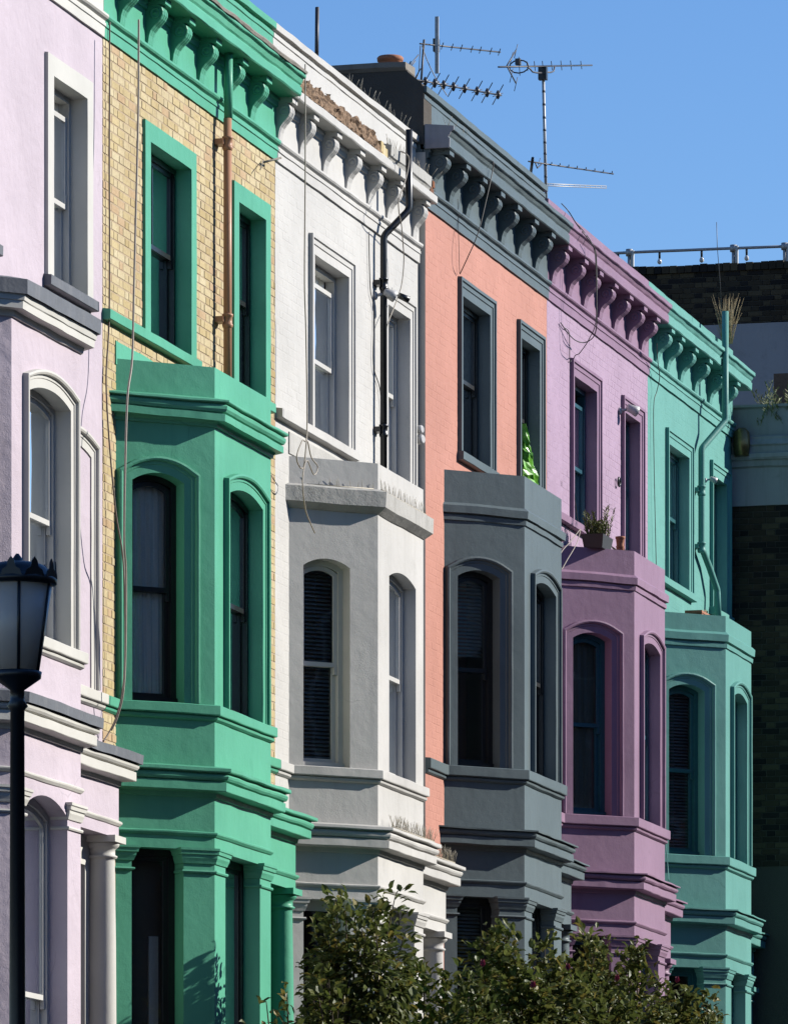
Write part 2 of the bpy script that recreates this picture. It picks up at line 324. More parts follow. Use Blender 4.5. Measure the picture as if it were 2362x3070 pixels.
def sash_window(house, fr, h, r, mat, cover=None, split=.5, bar=False, open_top=0., room=True, depth=2.2, fw=.05, covz=1.):
    h0, h1, zb, zs, zc = h
    w = band(MB(), fr, arch(h), ring_prof(fw, -r, -r - .09) , True, 0, 0, 0)
    win = w.build('window', mat, house)
    poly = MB().box(0, 0, 0, 0, 0, 0); poly.v = []; poly.f = []; poly.sm = []
    poly_slab(poly, fr, [(h0, zb - .0), (h1, zb), (h1, zb + .05), (h0, zb + .05)], -r + .03, -r - .09); poly.build('sill_board', mat, win)
    zm = zb + (zc - zb) * split; hi = inset(h, fw, .05)
    up = (hi[0], hi[1], zm - .02 - open_top, hi[3] - open_top, hi[4] - open_top); lo = (hi[0], hi[1], hi[2], zm + .02, zm + .02)
    for sh, o in ((up, -r - .02), (lo, -r - .055)):
        sm = band(MB(), fr, arch(sh), ring_prof(.042, o, o - .035), True, 0, 0, 0)
        if bar and sh is up: c = (sh[0] + sh[1]) / 2; poly_slab(sm, fr, [(c - .012, sh[2]), (c + .012, sh[2]), (c + .012, sh[4] - .03), (c - .012, sh[4] - .03)], o - .005, o - .03)
        sm.build('sash', mat, win)
        pm = MB(); poly_slab(pm, fr, arch(inset(sh, .04)), o - .014, o - .018); pm.build('pane', GLASS, win)
    hm = MB(); poly_slab(hm, fr, [(up[1] - .035, zm - .09), (up[1] - .005, zm - .09), (up[1] - .005, zm - .02), (up[1] - .035, zm - .02)], -r - .015, -r - .05); hm.build('sash_horn', mat, win)
    if cover in ('curtain', 'grey_curtain', 'half'):
        m = MB(); K = 60; a0, a1 = h0 + .02, h1 - .02; zt = zc - .02; zl = zb + .06
        if cover == 'half': a0 = h0 + (h1 - h0) * .45
        vs = []; rows = 6
        for j in range(rows):
            for i in range(K + 1):
                t = i / K; a = a0 + (a1 - a0) * t
                o = -r - .115 + .018 * math.sin(t * 34 + 1.2 * math.sin(t * 9)) * (.6 + .4 * j / rows) + .01 * math.sin(t * 71 + j)
                vs.append(fr.at(a, o, zl + (zt - zl) * j / (rows - 1)))
        fs = [(j * (K + 1) + i, j * (K + 1) + i + 1, (j + 1) * (K + 1) + i + 1, (j + 1) * (K + 1) + i) for j in range(rows - 1) for i in range(K)]
        vb = [Vector(v) - Vector((fr.n.x, fr.n.y, 0)) * .003 for v in vs]; n0 = len(vs)
        m.add(vs + vb, fs + [tuple(i + n0 for i in f)[::-1] for f in fs], True)
        m.build('curtain', curtain_g if cover == 'grey_curtain' else curtain_w, win)
    if cover == 'board':
        m = MB(); poly_slab(m, fr, [(h0 + .03, zb), (h1 - .03, zb), (h1 - .03, zs), (h0 + .03, zs)], -r - .20, -r - .21); m.build('roller_blind', board_m, win)
        m = MB(); poly_slab(m, fr, [(h1 - .16, zb), (h1 - .07, zb), (h1 - .07, zb + (zs - zb) * .74), (h1 - .16, zb + (zs - zb) * .74)], -r - .17, -r - .19); m.build('shutter', curtain_w, win)
    if cover == 'sheet':
        m = MB(); poly_slab(m, fr, [(h0 + .03, zb + (zc - zb) * (1 - covz)), (h1 - .03, zb + (zc - zb) * (1 - covz)), (h1 - .03, zs), (h0 + .03, zs)], -r - .16, -r - .165); m.build('roller_blind', curtain_w, win)
    if cover == 'blind':
        b = MB(); poly_slab(b, fr, [(h0 + .05, zs - .03), (h1 - .05, zs - .03), (h1 - .05, zs + .01), (h0 + .05, zs + .01)], -r - .14, -r - .18)
        bl = b.build('venetian_blind', blind_m, house)
        z = zs - .05; sl = MB(); wd = (h1 - h0) - .1
        c0 = fr.at((h0 + h1) / 2, -r - .16, 0)
        g = MB(); e, n_ = fr.e, fr.n
        for sgn in (1,):
            vs = []
            for a in (-wd / 2, wd / 2):
                for o, dz in ((.018, -.010), (.006, .004), (-.018, .012), (-.018, .010), (.006, .002), (.018, -.012)): vs.append((e.x * a + n_.x * o, e.y * a + n_.y * o, dz))
            g.add(vs, [(0, 1, 7, 6), (1, 2, 8, 7), (2, 3, 9, 8), (3, 4, 10, 9), (4, 5, 11, 10), (5, 0, 6, 11), (0, 5, 4, 3, 2, 1), (6, 7, 8, 9, 10, 11)])
        me = None
        while z > zb + .06 + (zc - zb) * (1 - covz):
            if me is None: me = bpy.data.meshes.new('slat'); me.from_pydata(g.v, [], g.f); me.materials.append(blind_m); me.update()
            link('slat', me, bl, loc=Vector((c0[0], c0[1], z + random.uniform(-.002, .002)))); z -= .038
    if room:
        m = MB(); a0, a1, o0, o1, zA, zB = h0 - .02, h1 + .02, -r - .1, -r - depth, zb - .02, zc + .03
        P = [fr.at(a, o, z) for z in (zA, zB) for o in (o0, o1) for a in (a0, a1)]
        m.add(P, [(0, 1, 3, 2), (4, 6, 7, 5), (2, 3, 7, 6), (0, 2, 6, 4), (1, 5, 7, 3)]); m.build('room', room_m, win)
    return win
# one brick: a shallow block with chamfered front edges, shared by every copy
def brick_mesh(w, hh, dep, mat, ch=.004):
    vs = [(0, 0, 0), (w, 0, 0), (w, 0, hh), (0, 0, hh), (ch, -dep, ch), (w - ch, -dep, ch), (w - ch, -dep, hh - ch), (ch, -dep, hh - ch)]
    return vs, [(4, 5, 6, 7), (0, 1, 5, 4), (1, 2, 6, 5), (2, 3, 7, 6), (3, 0, 4, 7)]
def brick_wall(parent, fr, s0, s1, z0, z1, holes, mat, mort, dep=.011, single=0, rag=.001, zref=0., name='brick', order=1):
    """Flemish bond: stretchers and headers in turn, cut at the openings; the nearest ones are objects of their own"""
    course = .075; j = .008; st, hd = .217, .1045; unit = st + hd + 2 * j; todo = []
    k0 = math.floor((z0 - zref) / course)
    k = k0
    while zref + k * course < z1:
        zb = zref + k * course + j / 2; zt = zb + course - j; zb_, zt_ = max(zb, z0), min(zt, z1); k += 1
        if zt_ - zb_ < .015: continue
        a = s0 - (unit / 2 if k % 2 else 0) - .07; i = 0
        while a < s1:
            w = st if i % 2 == 0 else hd; pieces = [(max(a, s0), min(a + w, s1))]; i += 1; a += w + j
            for h in holes:
                nw = []
                for b0, b1 in pieces:
                    if zt_ > h[2] and zb_ < h[3] and b1 > h[0] and b0 < h[1]:
                        if b0 < h[0] - .02: nw.append((b0, h[0]))
                        if b1 > h[1] + .02: nw.append((h[1], b1))
                    else: nw.append((b0, b1))
                pieces = nw
            for b0, b1 in pieces:
                if b1 - b0 > .018: todo.append((b0, b1, zb_, zt_, abs(b1 - b0 - w) < 1e-3 and zt_ - zb_ > .06))
    todo.sort(key=lambda t: t[0] * order)
    # ones seen largest first; full bricks become objects sharing two meshes
    shared = {}; rest = MB(); cnt = 0
    for b0, b1, za, zt, full in todo:
        dd = dep + random.uniform(-rag, rag) * 2
        if full and cnt < single:
            key = round(b1 - b0, 3)
            if key not in shared:
                vs, fs = brick_mesh(b1 - b0, zt - za, dep, mat); me = bpy.data.meshes.new(name)
                R2 = [(fr.e.x * x - fr.n.x * y, fr.e.y * x - fr.n.y * y, z) for x, y, z in vs]
                me.from_pydata(R2, [], fs); me.materials.append(mat); me.update(); shared[key] = me
            link(name, shared[key], parent, loc=Vector(fr.at(b0 + random.uniform(-rag, rag), -.002 + random.uniform(-rag, rag) * 1.5, za + random.uniform(-rag, rag)))); cnt += 1
        else:
            vs, fs = brick_mesh(b1 - b0, zt - za, dd, mat); rest.add([fr.at(b0 + x + random.uniform(-rag, rag) * .7, -y - .001, za + z + random.uniform(-rag, rag) * .7) for x, y, z in vs], fs)
    if rest.v: rest.build(name + 'work', mat, parent, kind='stuff')
def corbel(zt, zb, dep, w, x, yw):
    """S-scroll console: block on top, bulging scroll, thin tail"""
    H = zt - zb; mb = MB()
    out = [(0, 0), (.20, 0), (.24, .04), (.27, .12), (.30, .22), (.38, .33), (.55, .43), (.72, .50), (.86, .57), (.95, .66), (.96, .74), (.90, .82), (.78, .875), (.60, .90), (.2, .905), (0, .905)]
    def prof(k, xx): return [(xx, yw + .01 - o * dep * k, zb + t * H) for o, t in out]
    xs = [(-w / 2, .965), (-w / 2 + .012, 1.), (-w / 6 - .008, 1.), (-w / 6, .955), (-w / 6 + .008, 1.), (w / 6 - .008, 1.), (w / 6, .955), (w / 6 + .008, 1.), (w / 2 - .012, 1.), (w / 2, .965)]
    vs = []; n = len(out)
    for xx, k in xs: vs += prof(k, x + xx)
    fs = [(i * n + j, (i + 1) * n + j, (i + 1) * n + j + 1, i * n + j + 1) for i in range(len(xs) - 1) for j in range(n - 1)]
    fs += [tuple(range(n)), tuple(range((len(xs) - 1) * n, len(xs) * n))[::-1]]
    mb.add(vs, [f[::-1] for f in fs])
    mb.box(x - w / 2 - .012, x + w / 2 + .012, yw - dep * 1.02, yw + .01, zt - .045, zt + .005)
    mb.box(x - w / 2 - .03, x + w / 2 + .03, yw - dep * .72, yw + .01, zt - .012, zt + .006)
    c = Vector((x - w / 2, yw - dep * .52, zb + H * .70))
    mb.lathe([(.001, .004), (.018, .006), (.02, .002), (.034, .002), (.037, .007), (.046, .007), (.05, 0)], c, 14, Vector((-1, 0, 0)))
    return mb

A = dict(g=1.0, arch=11.70, soff=12.28, ftop=12.37, ctop=12.50, par=12.98, wt=11.075, wb=9.42, ptop=9.05, slab=8.755, bw=8.53, zs=8.03, zc=8.105, sill=6.150, sw=6.01, lc=5.60, w3=5.345, strip=5.022, lint=4.922)
B = dict(g=1.5, arch=12.27, soff=12.86, ftop=12.965, ctop=13.08, par=13.40, wt=11.64, wb=10.02, ptop=9.74, slab=9.377, bw=9.225, zs=8.665, zc=8.735, sill=6.718, sw=6.56, lc=6.07, w3=5.855, strip=5.525, lint=5.405)
PHI = R(46)
def bayplan(x0, yw, d=.688, front=1.80):
    a = d / math.tan(PHI); return [(x0, yw), (x0 + a, yw - d), (x0 + a + front, yw - d), (x0 + 2 * a + front, yw)]
def ext(pl, back=.2):
    p = [Vector(q) for q in pl]; a = p[0] + (p[0] - p[1]).normalized() * back; b = p[-1] + (p[-1] - p[-2]).normalized() * back
    return [tuple(a)] + [tuple(q) for q in p[1:-1]] + [tuple(b)]
def house(label, x0, x1, yw, T, bx, front, w1, w2, mats, corbels, topkind, sur, cov, brick=None, single=0, porch=.23, low=True, bay_sur=True, cap_mat=None, gmat=None, arch_low=False, wall_z=None, sillw=.2, corn=.27, d=.688, side_m=None, relief=.003, sill_ext=True, cdep=.19, ctf=1.1):
    T = dict(T); wall_m, trim_m, bay_m, frm, frm2 = mats; cap_mat = cap_mat or bay_m; gmat = gmat or bay_m
    H = thing('terraced_house', ((x0 + x1) / 2, yw + 2, T['g']), label, 'house', 'terraced houses in a row')
    # ---- upper wall with its two windows, split in vertical slabs round the openings
    fr = Fr((x0, yw), (x1, yw)); z0, z1 = T['g'] - .3, T['arch'] + .02
    pl = bayplan(bx, yw, d, front); mid = (w1[1] + w2[0]) / 2 - x0
    h1 = (w1[0] - x0, w1[1] - x0, T['wb'], T['wt'], T['wt']); h2 = (w2[0] - x0, w2[1] - x0, T['wb'], T['wt'], T['wt'])
    zl = T['w3'] + .1
    m = MB(); rv = MB(); panel(m, fr, 0, mid, zl, z1, h1, .2, rv); rv.build('window_reveal', trim_m, H); rv = MB(); panel(m, fr, mid, x1 - x0, zl, z1, h2, .2, rv); rv.build('window_reveal', trim_m, H)
    panel(m, fr, 0, bx - x0 + .02, z0, zl); 
    sd = MB(); sd.add([(x0, yw, z0), (x0, yw + .35, z0), (x0, yw + .35, T['ctop'] - .25), (x0, yw, T['ctop'] - .25)], [(3, 2, 1, 0)]); sd.build('side_wall', side_m or wall_m, H)
    m.build('wall', mortar if brick == 'stock' else wall_m, H)
    if brick:
        mt = stock if brick == 'stock' else wall_m
        e = .16 if topkind == 'flat' else .17
        hs = [(h[0] - e, h[1] + e, h[2] - .1, h[3] + e) for h in (h1, h2)]
        hs.append((pl[0][0] - x0 + .05, pl[3][0] - x0 - .05, 0, T['slab']))
        brick_wall(H, fr, .004, x1 - x0 - .004, zl - .4, T['arch'] - .005, hs, mt, mortar, .005 if brick == 'stock' else relief, single, .0012 if brick == 'stock' else relief * .22, T['arch'])
    # ---- windows of the top floor
    for i, (h, c) in enumerate(((h1, cov[0]), (h2, cov[1]))):
        band(MB(), fr, arch((h[0], h[1], h[2] - (.04 if topkind == 'flat' else 0), h[3], h[4])), sur, False, .002, x0).build('window_surround', trim_m, H)
        sash_window(H, fr, h, .118, frm, c[0], .52, c[1], c[2] if len(c) > 2 else 0.)
        sb = MB(); sb.sweep([(-.02, T['wb'] - .10), (.06, T['wb'] - .095), (.068, T['wb'] - .09), (.07, T['wb'] - .012), (-.05, T['wb'] + .004)], [(x0 + .004 if i == 0 and sill_ext else x0 + h[0] - sillw, yw), (x0 + h[1] + sillw, yw)], .002, x0); sb.build('window_sill', lead if T.get('slabkind') == 'lead' else trim_m, H)
    # ---- entablature: architrave, frieze, consoles, cornice, parapet
    a = T['arch']; s = T['soff']
    xe0, xe1 = x0 + .002, x1 - .002
    MB().sweep([(-.02, a), (.022, a), (.024, a + .085), (.034, a + .09), (.034, a + .115), (.026, a + .12), (.026, a + .135), (.05, a + .15), (.06, a + .165), (.058, a + .185), (.04, a + .195), (-.02, a + .197)], [(xe0, yw), (xe1, yw)], .0025, x0).build('architrave', trim_m, H)
    MB().sweep([(-.03, a + .19), (.012, a + .19), (.012, s - .09), (.03, s - .085), (.035, s - .04), (.05, s - .03), (.052, s + .01), (-.03, s + .01)], [(xe0, yw), (xe1, yw)], .002, x0 + 3).build('frieze', trim_m, H)
    for cx in corbels: corbel(s, a + .19, cdep, .155, cx, yw).build('corbel', trim_m, H)
    ft, ct = T['ftop'], T['ctop']
    if low: pc = [(-.05, s), (corn * .9, s + .002), (corn * .94, s + .012), (corn * .95, ft - .01), (corn * .90, ft), (corn * .90, ft + .014), (corn * .95, ft + .03), (corn * (ctf - .1), ct - .058), (corn * (ctf - .02), ct - .045), (corn * ctf, ct - .038), (corn * ctf, ct), (-.05, ct + .03)]
    else: pc = [(-.05, s), (corn * .9, s + .002), (corn * .94, s + .012), (corn * .95, ft - .01), (corn * .9, ft), (-.05, ft + .02)]
    MB().sweep(pc, [(xe0, yw), (xe1, yw)], .004, x0 + 5).build('cornice', trim_m, H)
    p = T['par']
    MB().sweep([(-.22, ct - .3), (.0, ct - .3), (.0, p - .13), (.010, p - .125), (.010, p - .085), (-.012, p - .08), (-.012, p - .062), (.034, p - .058), (.036, p), (-.22, p + .02)], [(xe0, yw + .02), (xe1, yw + .02)], .003, x0 + 8).build('parapet', wall_z or trim_m, H)
    MB().box(x0 + .02, x1 - .02, yw + .24, yw + 9, ct - .1, ct - .04).build('roof', roofm, H)
    # ---- bay: first floor
    PE = ext(pl); c_fr, f_fr, r_fr = Fr(pl[0], pl[1]), Fr(pl[1], pl[2]), Fr(pl[2], pl[3])
    m = MB(); zb = T['sill'] + .005
    hc = (.155, .655, zb, T['zs'], T['zc']); hf = (.43, f_fr.L - .30, zb, T['zs'] + .005, T['zc'] + .01)
    zt = T['ptop']
    for g, h in ((c_fr, hc), (f_fr, hf), (r_fr, (c_fr.L - .655, c_fr.L - .155, zb, T['zs'], T['zc']))): rv = MB(); panel(m, g, 0, g.L, T['w3'], zt, h, .2, rv); rv.build('window_reveal', trim_m if bay_sur == 'trim' else bay_m, H)
    # parapet top of the bay: coping thickness and lead flat behind it
    q = [Vector(p_) for p_ in pl]; nin = .11
    inner = [(q[0].x + .16, yw), (q[1].x + .05, q[1].y + nin), (q[2].x - .05, q[2].y + nin), (q[3].x - .16, yw)]
    m.add([(p_.x, p_.y, zt) for p_ in q] + [(a_[0], a_[1], zt) for a_ in inner], [(0, 1, 5, 4), (1, 2, 6, 5), (2, 3, 7, 6)])
    m.add([(a_[0], a_[1], zt) for a_ in inner] + [(a_[0], a_[1], T['slab'] - .03) for a_ in inner], [(0, 1, 5, 4), (1, 2, 6, 5), (2, 3, 7, 6), (4, 5, 6, 7)])
    m.build('bay', bay_m, H)
    if bay_sur:
        for g, h in ((c_fr, hc), (f_fr, hf)): band(MB(), g, arch(h), SUR_BAY, False, .002, x0 + g.L).build('window_surround', trim_m if bay_sur == 'trim' else bay_m, H)
    sash_window(H, c_fr, hc, .135, frm2, cov[2][0], .5, False, 0, True, .9, covz=cov[2][1]); sash_window(H, f_fr, hf, .12, frm2, cov[3][0], .5, False, 0, True, .5, covz=cov[3][1])
    s_ = T['slab']; b_ = T['bw']
    kind = T.get('slabkind', 'plain')
    prof = {'rich': [(-.03, b_), (.018, b_ + .004), (.022, b_ + .03), (.04, b_ + .05), (.104, b_ + .052), (.106, b_ + .112), (.088, b_ + .116), (.088, b_ + .123), (.108, b_ + .128), (.122, b_ + .15), (.124, b_ + .175), (.112, b_ + .188), (.100, b_ + .19), (.100, b_ + .197), (.140, b_ + .20), (.145, b_ + .206), (.144, s_ - .004), (.03, s_ + .025), (-.03, s_ + .028)],
            'slab': [(-.03, b_ + .02), (.012, b_ + .025), (.088, b_ + .082), (.093, s_), (.02, s_ + .03), (-.03, s_ + .032)],
            'plain': [(-.03, b_), (.018, b_ + .008), (.022, b_ + .056), (-.006, b_ + .060), (-.006, b_ + .074), (.04, b_ + .078), (.044, s_), (.012, s_ + .03), (-.03, s_ + .034)],
            'lead': [(-.03, b_), (.018, b_ + .004), (.03, b_ + .05), (.104, b_ + .055), (.106, b_ + .112), (.116, b_ + .118), (.125, b_ + .17), (-.03, b_ + .17)]}[kind]
    MB().sweep(prof, PE, .004, x0 + 1).build('bay_cornice', slab_grey if kind == 'slab' else (trim_m if kind == 'lead' else bay_m), H)
    if kind == 'lead': MB().sweep([(-.03, b_ + .172), (.135, b_ + .172), (.145, b_ + .165), (.15, s_ + .01), (-.03, s_ + .05)], PE, .004, x0 + 2).build('lead_capping', lead, H)
    zz = T['sill']; w_ = T['sw']
    sp = [(-.03, w_), (.012, w_ + .006), (.03, w_ + .02), (.034, w_ + .038), (.02, w_ + .05), (.055, w_ + .055), (.058, w_ + .062), (.058, zz - .006), (.05, zz), (-.08, zz + .012)]
    full = [(x0 + .003, yw)] + [pl[0], pl[1], pl[2], pl[3]] + [(x1 - .003, yw)]
    MB().sweep(sp, full, .0025, x0 + 3).build('bay_sill', trim_m if bay_sur == 'trim' else bay_m, H)
    # ---- entablature over the ground floor, carried on over the porch
    yp = yw - porch; t3 = (pl[3][0] + (pl[2][0] - pl[3][0]) * porch / d, yp)
    low_path = [tuple(Vector(pl[0]) + (Vector(pl[0]) - Vector(pl[1])).normalized() * .25), pl[1], pl[2], t3, (x1 - .12, yp), (x1 - .12, yw + .05)]
    l3, e3 = T['lc'], T['w3']
    lp = [(-.03, e3), (.016, e3 + .012), (.022, e3 + .05), (.115, e3 + .06), (.12, e3 + .066), (.121, e3 + .138), (.104, e3 + .142), (.104, e3 + .15), (.128, e3 + .155), (.140, e3 + .172), (.143, e3 + .19), (.134, e3 + .204), (.118, e3 + .210), (.118, e3 + .218), (.163, e3 + .222), (.168, e3 + .23), (.167, l3), (-.03, l3 + .035)]
    if kind == 'lead':
        MB().sweep(lp[:-5] + [(-.03, e3 + .21)], low_path, .003, x0 + 4).build('lower_cornice', trim_m, H)
        MB().sweep([(-.03, e3 + .212), (.16, e3 + .212), (.168, e3 + .205), (.172, l3 + .03), (-.03, l3 + .07)], low_path, .004, x0 + 4).build('lead_capping', lead, H)
    else: MB().sweep(lp, low_path, .004, x0 + 4).build('lower_cornice', bay_m, H)
    z3 = T['strip']
    m = MB()
    for i2, (a_, b2) in enumerate(zip(low_path[:-1], low_path[1:])): panel(m, Fr(a_, b2), 0, Fr(a_, b2).L, T['lint'], e3 + (.05 if i2 > 2 else 0))
    LW = [Vector(p_) for p_ in low_path]
    m.add([(p_.x, p_.y, T['lint']) for p_ in LW] + [(p_.x, yw + .3, T['lint']) for p_ in LW], [(i, i + 1, i + 7, i + 6) for i in range(5)])
    m.build('entablature', bay_m, H)
    MB().sweep([(-.02, z3), (.01, z3 + .002), (.026, z3 + .022), (.028, z3 + .034), (.02, z3 + .042), (-.02, z3 + .046)], low_path, .0025, x0 + 6).build('string_moulding', trim_m if bay_sur == 'trim' else bay_m, H)
    # ---- ground floor: pilasters with capitals and tall windows between
    zg = T['g'] - .2; zL = T['lint'] + .01; m = MB(); zbot = T['g'] + 1.1
    gc = (.155, .655, zbot, zL - .022, zL - .022); gf = (.34, f_fr.L - .36, zbot, zL - .022, zL - .022)
    if arch_low: gf = (.34, f_fr.L - .36, zbot, zL - .13, zL + .02 - .03)
    for g, h in ((c_fr, gc), (f_fr, gf), (r_fr, None)): panel(m, g, 0, g.L, zg, T['lint'], h, .18)
    m.build('bay_base', gmat, H)
    sash_window(H, c_fr, gc, .16, frm2, cov[4][0], .45, False, 0, True, .9, .06); sash_window(H, f_fr, gf, .15, frm2, cov[5][0], .45, False, 0, True, .5, .06)
    cl = T['lint']
    cp = [(-.01, cl - .135), (.012, cl - .13), (.018, cl - .11), (.028, cl - .085), (.03, cl - .062), (.042, cl - .056), (.046, cl - .03), (.055, cl - .022), (.056, cl - .002), (-.01, cl)]
    nk = [(-.01, cl - .215), (.016, cl - .212), (.022, cl - .2), (.018, cl - .188), (-.01, cl - .185)]
    def inn(g, sx, o): v = g.at(sx, o, 0); return (v[0], v[1])
    for path in ([inn(c_fr, -.2, 0), inn(c_fr, .155, 0), inn(c_fr, .155, -.14)], [inn(c_fr, .655, -.14), inn(c_fr, .655, 0), pl[1], inn(f_fr, .34, 0), inn(f_fr, .34, -.14)], [inn(f_fr, f_fr.L - .36, -.14), inn(f_fr, f_fr.L - .36, 0), pl[2], inn(r_fr, .3, 0)]):
        MB().sweep(cp, path, .002, x0).build('capital', cap_mat, H); MB().sweep(nk, path, .0015, x0).build('necking', cap_mat, H)
    # porch: column, side wall, door in its recess
    cxp, cyp = x1 - .30, yp + .09
    MB().lathe([(.118, T['g'] + .35), (.122, T['g'] + 1.6), (.115, cl - .9), (.105, cl - .21), (.105, cl - .185), (.125, cl - .18), (.128, cl - .165), (.108, cl - .155), (.108, cl - .11), (.122, cl - .10), (.142, cl - .08), (.146, cl - .062), (.138, cl - .055)], (cxp, cyp, 0), 28).build('column', cap_mat, H)
    MB().box(cxp - .16, cxp + .16, cyp - .16, cyp + .16, cl - .055, cl + .001).build('abacus', cap_mat, H)
    MB().box(cxp - .17, cxp + .17, cyp - .17, cyp + .17, T['g'] - .1, T['g'] + .36).build('plinth', cap_mat, H)
    m = MB(); wr = Fr((pl[3][0], yw), (x1, yw)); L = wr.L
    panel(m, wr, 0, L, T['g'] - .3, zl, (.25, L - .5, T['g'] + .2, cl - .25, cl - .25), .35); m.build('porch_wall', cap_mat if kind == 'lead' else wall_m if brick != 'stock' else bay_m, H)
    dm = MB(); dm.add([wr.at(.25, -.33, T['g'] + .2), wr.at(L - .5, -.33, T['g'] + .2), wr.at(L - .5, -.33, cl - .25), wr.at(.25, -.33, cl - .25)], [(0, 1, 2, 3)])
    for i in range(2):
        for k in range(2):
            a0 = .32 + i * (L - .82) / 2; poly_slab(dm, wr, [(a0, T['g'] + .45 + k * 1.3), (a0 + (L - 1.0) / 2, T['g'] + .45 + k * 1.3), (a0 + (L - 1.0) / 2, T['g'] + 1.5 + k * 1.2), (a0, T['g'] + 1.5 + k * 1.2)], -.31, -.329)
    dm.build('front_door', frm2 if kind != 'lead' else frame_black, H)
    MB().box(x0 + .02, x1 - .02, yw + 3.0, yw + 9, T['g'] - .3, ct - .1).build('rear_range', roofm, H)
    return H, pl

# ------------------------------------------------------------------ the setting
def ground_z(x): return -1.6 + .0455 * max(-80, min(x, 95))
def strip(name, y0, y1, dz, mat, xs=(-1500, -80, -40, 0, 20, 40, 60, 80, 95, 1500)):
    m = MB(); vs = []
    for x in xs: vs += [(x, y0, ground_z(x) + dz), (x, y1, ground_z(x) + dz)]
    m.add(vs, [(2 * i, 2 * i + 2, 2 * i + 3, 2 * i + 1) for i in range(len(xs) - 1)]); return m.build(name, mat, kind='structure')
strip('ground', -1500, 1500, -.02, plain('earth', (.16, .14, .11), .95, 0, .4, 3))
strip('road', -14, -6, -.012, asphalt)
strip('pavement', -5.85, -2.9, .12, paving)
strip('garden_path', -2.9, 0.6, .10, paving)
m = MB(); xs = (-80, 95)
m.add([(x, y, ground_z(x) + z) for x in xs for y, z in ((-6, -.05), (-6, .115), (-5.85, .125), (-5.85, -.05))], [(0, 4, 5, 1), (1, 5, 6, 2), (2, 6, 7, 3), (0, 1, 2, 3), (4, 7, 6, 5)]); m.build('kerb', stone, kind='structure')

# ------------------------------------------------------------------ the terrace
xA = 52.572
T0 = dict(A, slabkind='lead', slab=8.80, ptop=8.80)
T1 = dict(A, slabkind='rich'); T2 = dict(A, slabkind='slab', ptop=9.037)
T3 = dict(B, par=13.50); T4 = dict(B, ptop=9.673, par=13.37); T5 = dict(B, ptop=9.576, slab=9.348, bw=9.19, par=13.37)
none = (None, 1.)
H0, b0 = house('lilac rendered terraced house with white window trim and lead-topped ledges', 46.95, xA, 0., T0, 47.19, 1.83, (48.2, 49.4), (51.10, 52.05), (lilac_wall, lilac_trim, lilac_wall, frame_white, frame_white),
      [47.6 + .83 * i for i in range(6)], 'flat', SUR_FLAT, [('curtain', False), ('half', True, .12), ('curtain', 1.), ('curtain', 1.), none, ('curtain', 1.)], None, 0, .18, bay_sur='trim', cap_mat=lilac_trim, arch_low=True)
H1, b1 = house('terraced house of yellow brick with green painted bay and cornice', xA, 58.118, 0., T1, 52.958, 1.825, (53.93, 55.21), (56.78, 57.70), (green, green, green, frame_black, frame_black),
      [53.06, 53.9, 54.67, 55.52, 56.41, 57.22], 'flat', SUR_FLAT, [('half', True), ('curtain', False), ('curtain', 1.), ('curtain', 1.), ('board', 1.), ('half', 1.)], 'stock', 300)
H2, b2 = house('white painted terraced house with shaded grey bay and crumbling cornice', 58.122, 63.60, 0., T2, 58.614, 1.775, (59.50, 60.79), (62.34, 63.23), (white_wall, white_wall, white_bay, frame_white, frame_white),
      [58.2, 58.98, 59.84, 60.72, 61.55, 62.31, 63.36], 'mould', SUR_TOP, [('curtain', False, .12), ('curtain', False), ('blind', 1.), ('sheet', .6), none, none], 'paint', 0, .32, low=False, bay_sur=False, relief=.0016, corn=.22, cdep=.168)
H3, b3 = house('salmon pink terraced house with slate grey bay, window frames and cornice', 63.655, 69.17, -.065, T3, 64.45, 1.728, (65.22, 66.44), (67.90, 68.77), (pink_wall, slate, slate, frame_slate, frame_slate),
      [63.84, 64.57, 65.31, 66.11, 66.89, 67.69, 68.50], 'mould', SUR_TOP, [('grey_curtain', False), ('curtain', False), ('blind', .45), ('sheet', .55), ('blind', 1.), none], 'paint', 0, .30, cdep=.226,  side_m=white_wall, relief=.0018, sill_ext=False)
H4, b4 = house('mauve painted terraced house with darker mauve bay and petrol blue windows', 69.174, 74.482, -.065, T4, 69.852, 1.655, (70.50, 71.66), (73.18, 74.0), (mauve_wall, mauve_bay, mauve_bay, frame_blue, frame_blue),
      [69.32, 70.15, 70.93, 71.72, 72.52, 73.30, 74.02], 'mould', SUR_TOP, [(None, False, .14), (None, False), ('grey_curtain', 1.), none, none, none], 'paint', 300, .30, cdep=.226,  wall_z=mauve_bay, relief=.0024)
H5, b5 = house('turquoise painted terraced house with a bent downpipe at the row end', 74.486, 79.56, -.065, T5, 75.034, 1.58, (75.68, 76.85), (78.34, 79.18), (teal_wall, teal_wall, teal_bay, frame_teal, frame_teal),
      [74.86, 75.46, 76.26, 77.11, 78.02, 78.85], 'mould', SUR_TOP, [('curtain', False), (None, False), ('blind', 1.), none, none, none], 'paint', 300, .30, cdep=.226,  relief=.0016)


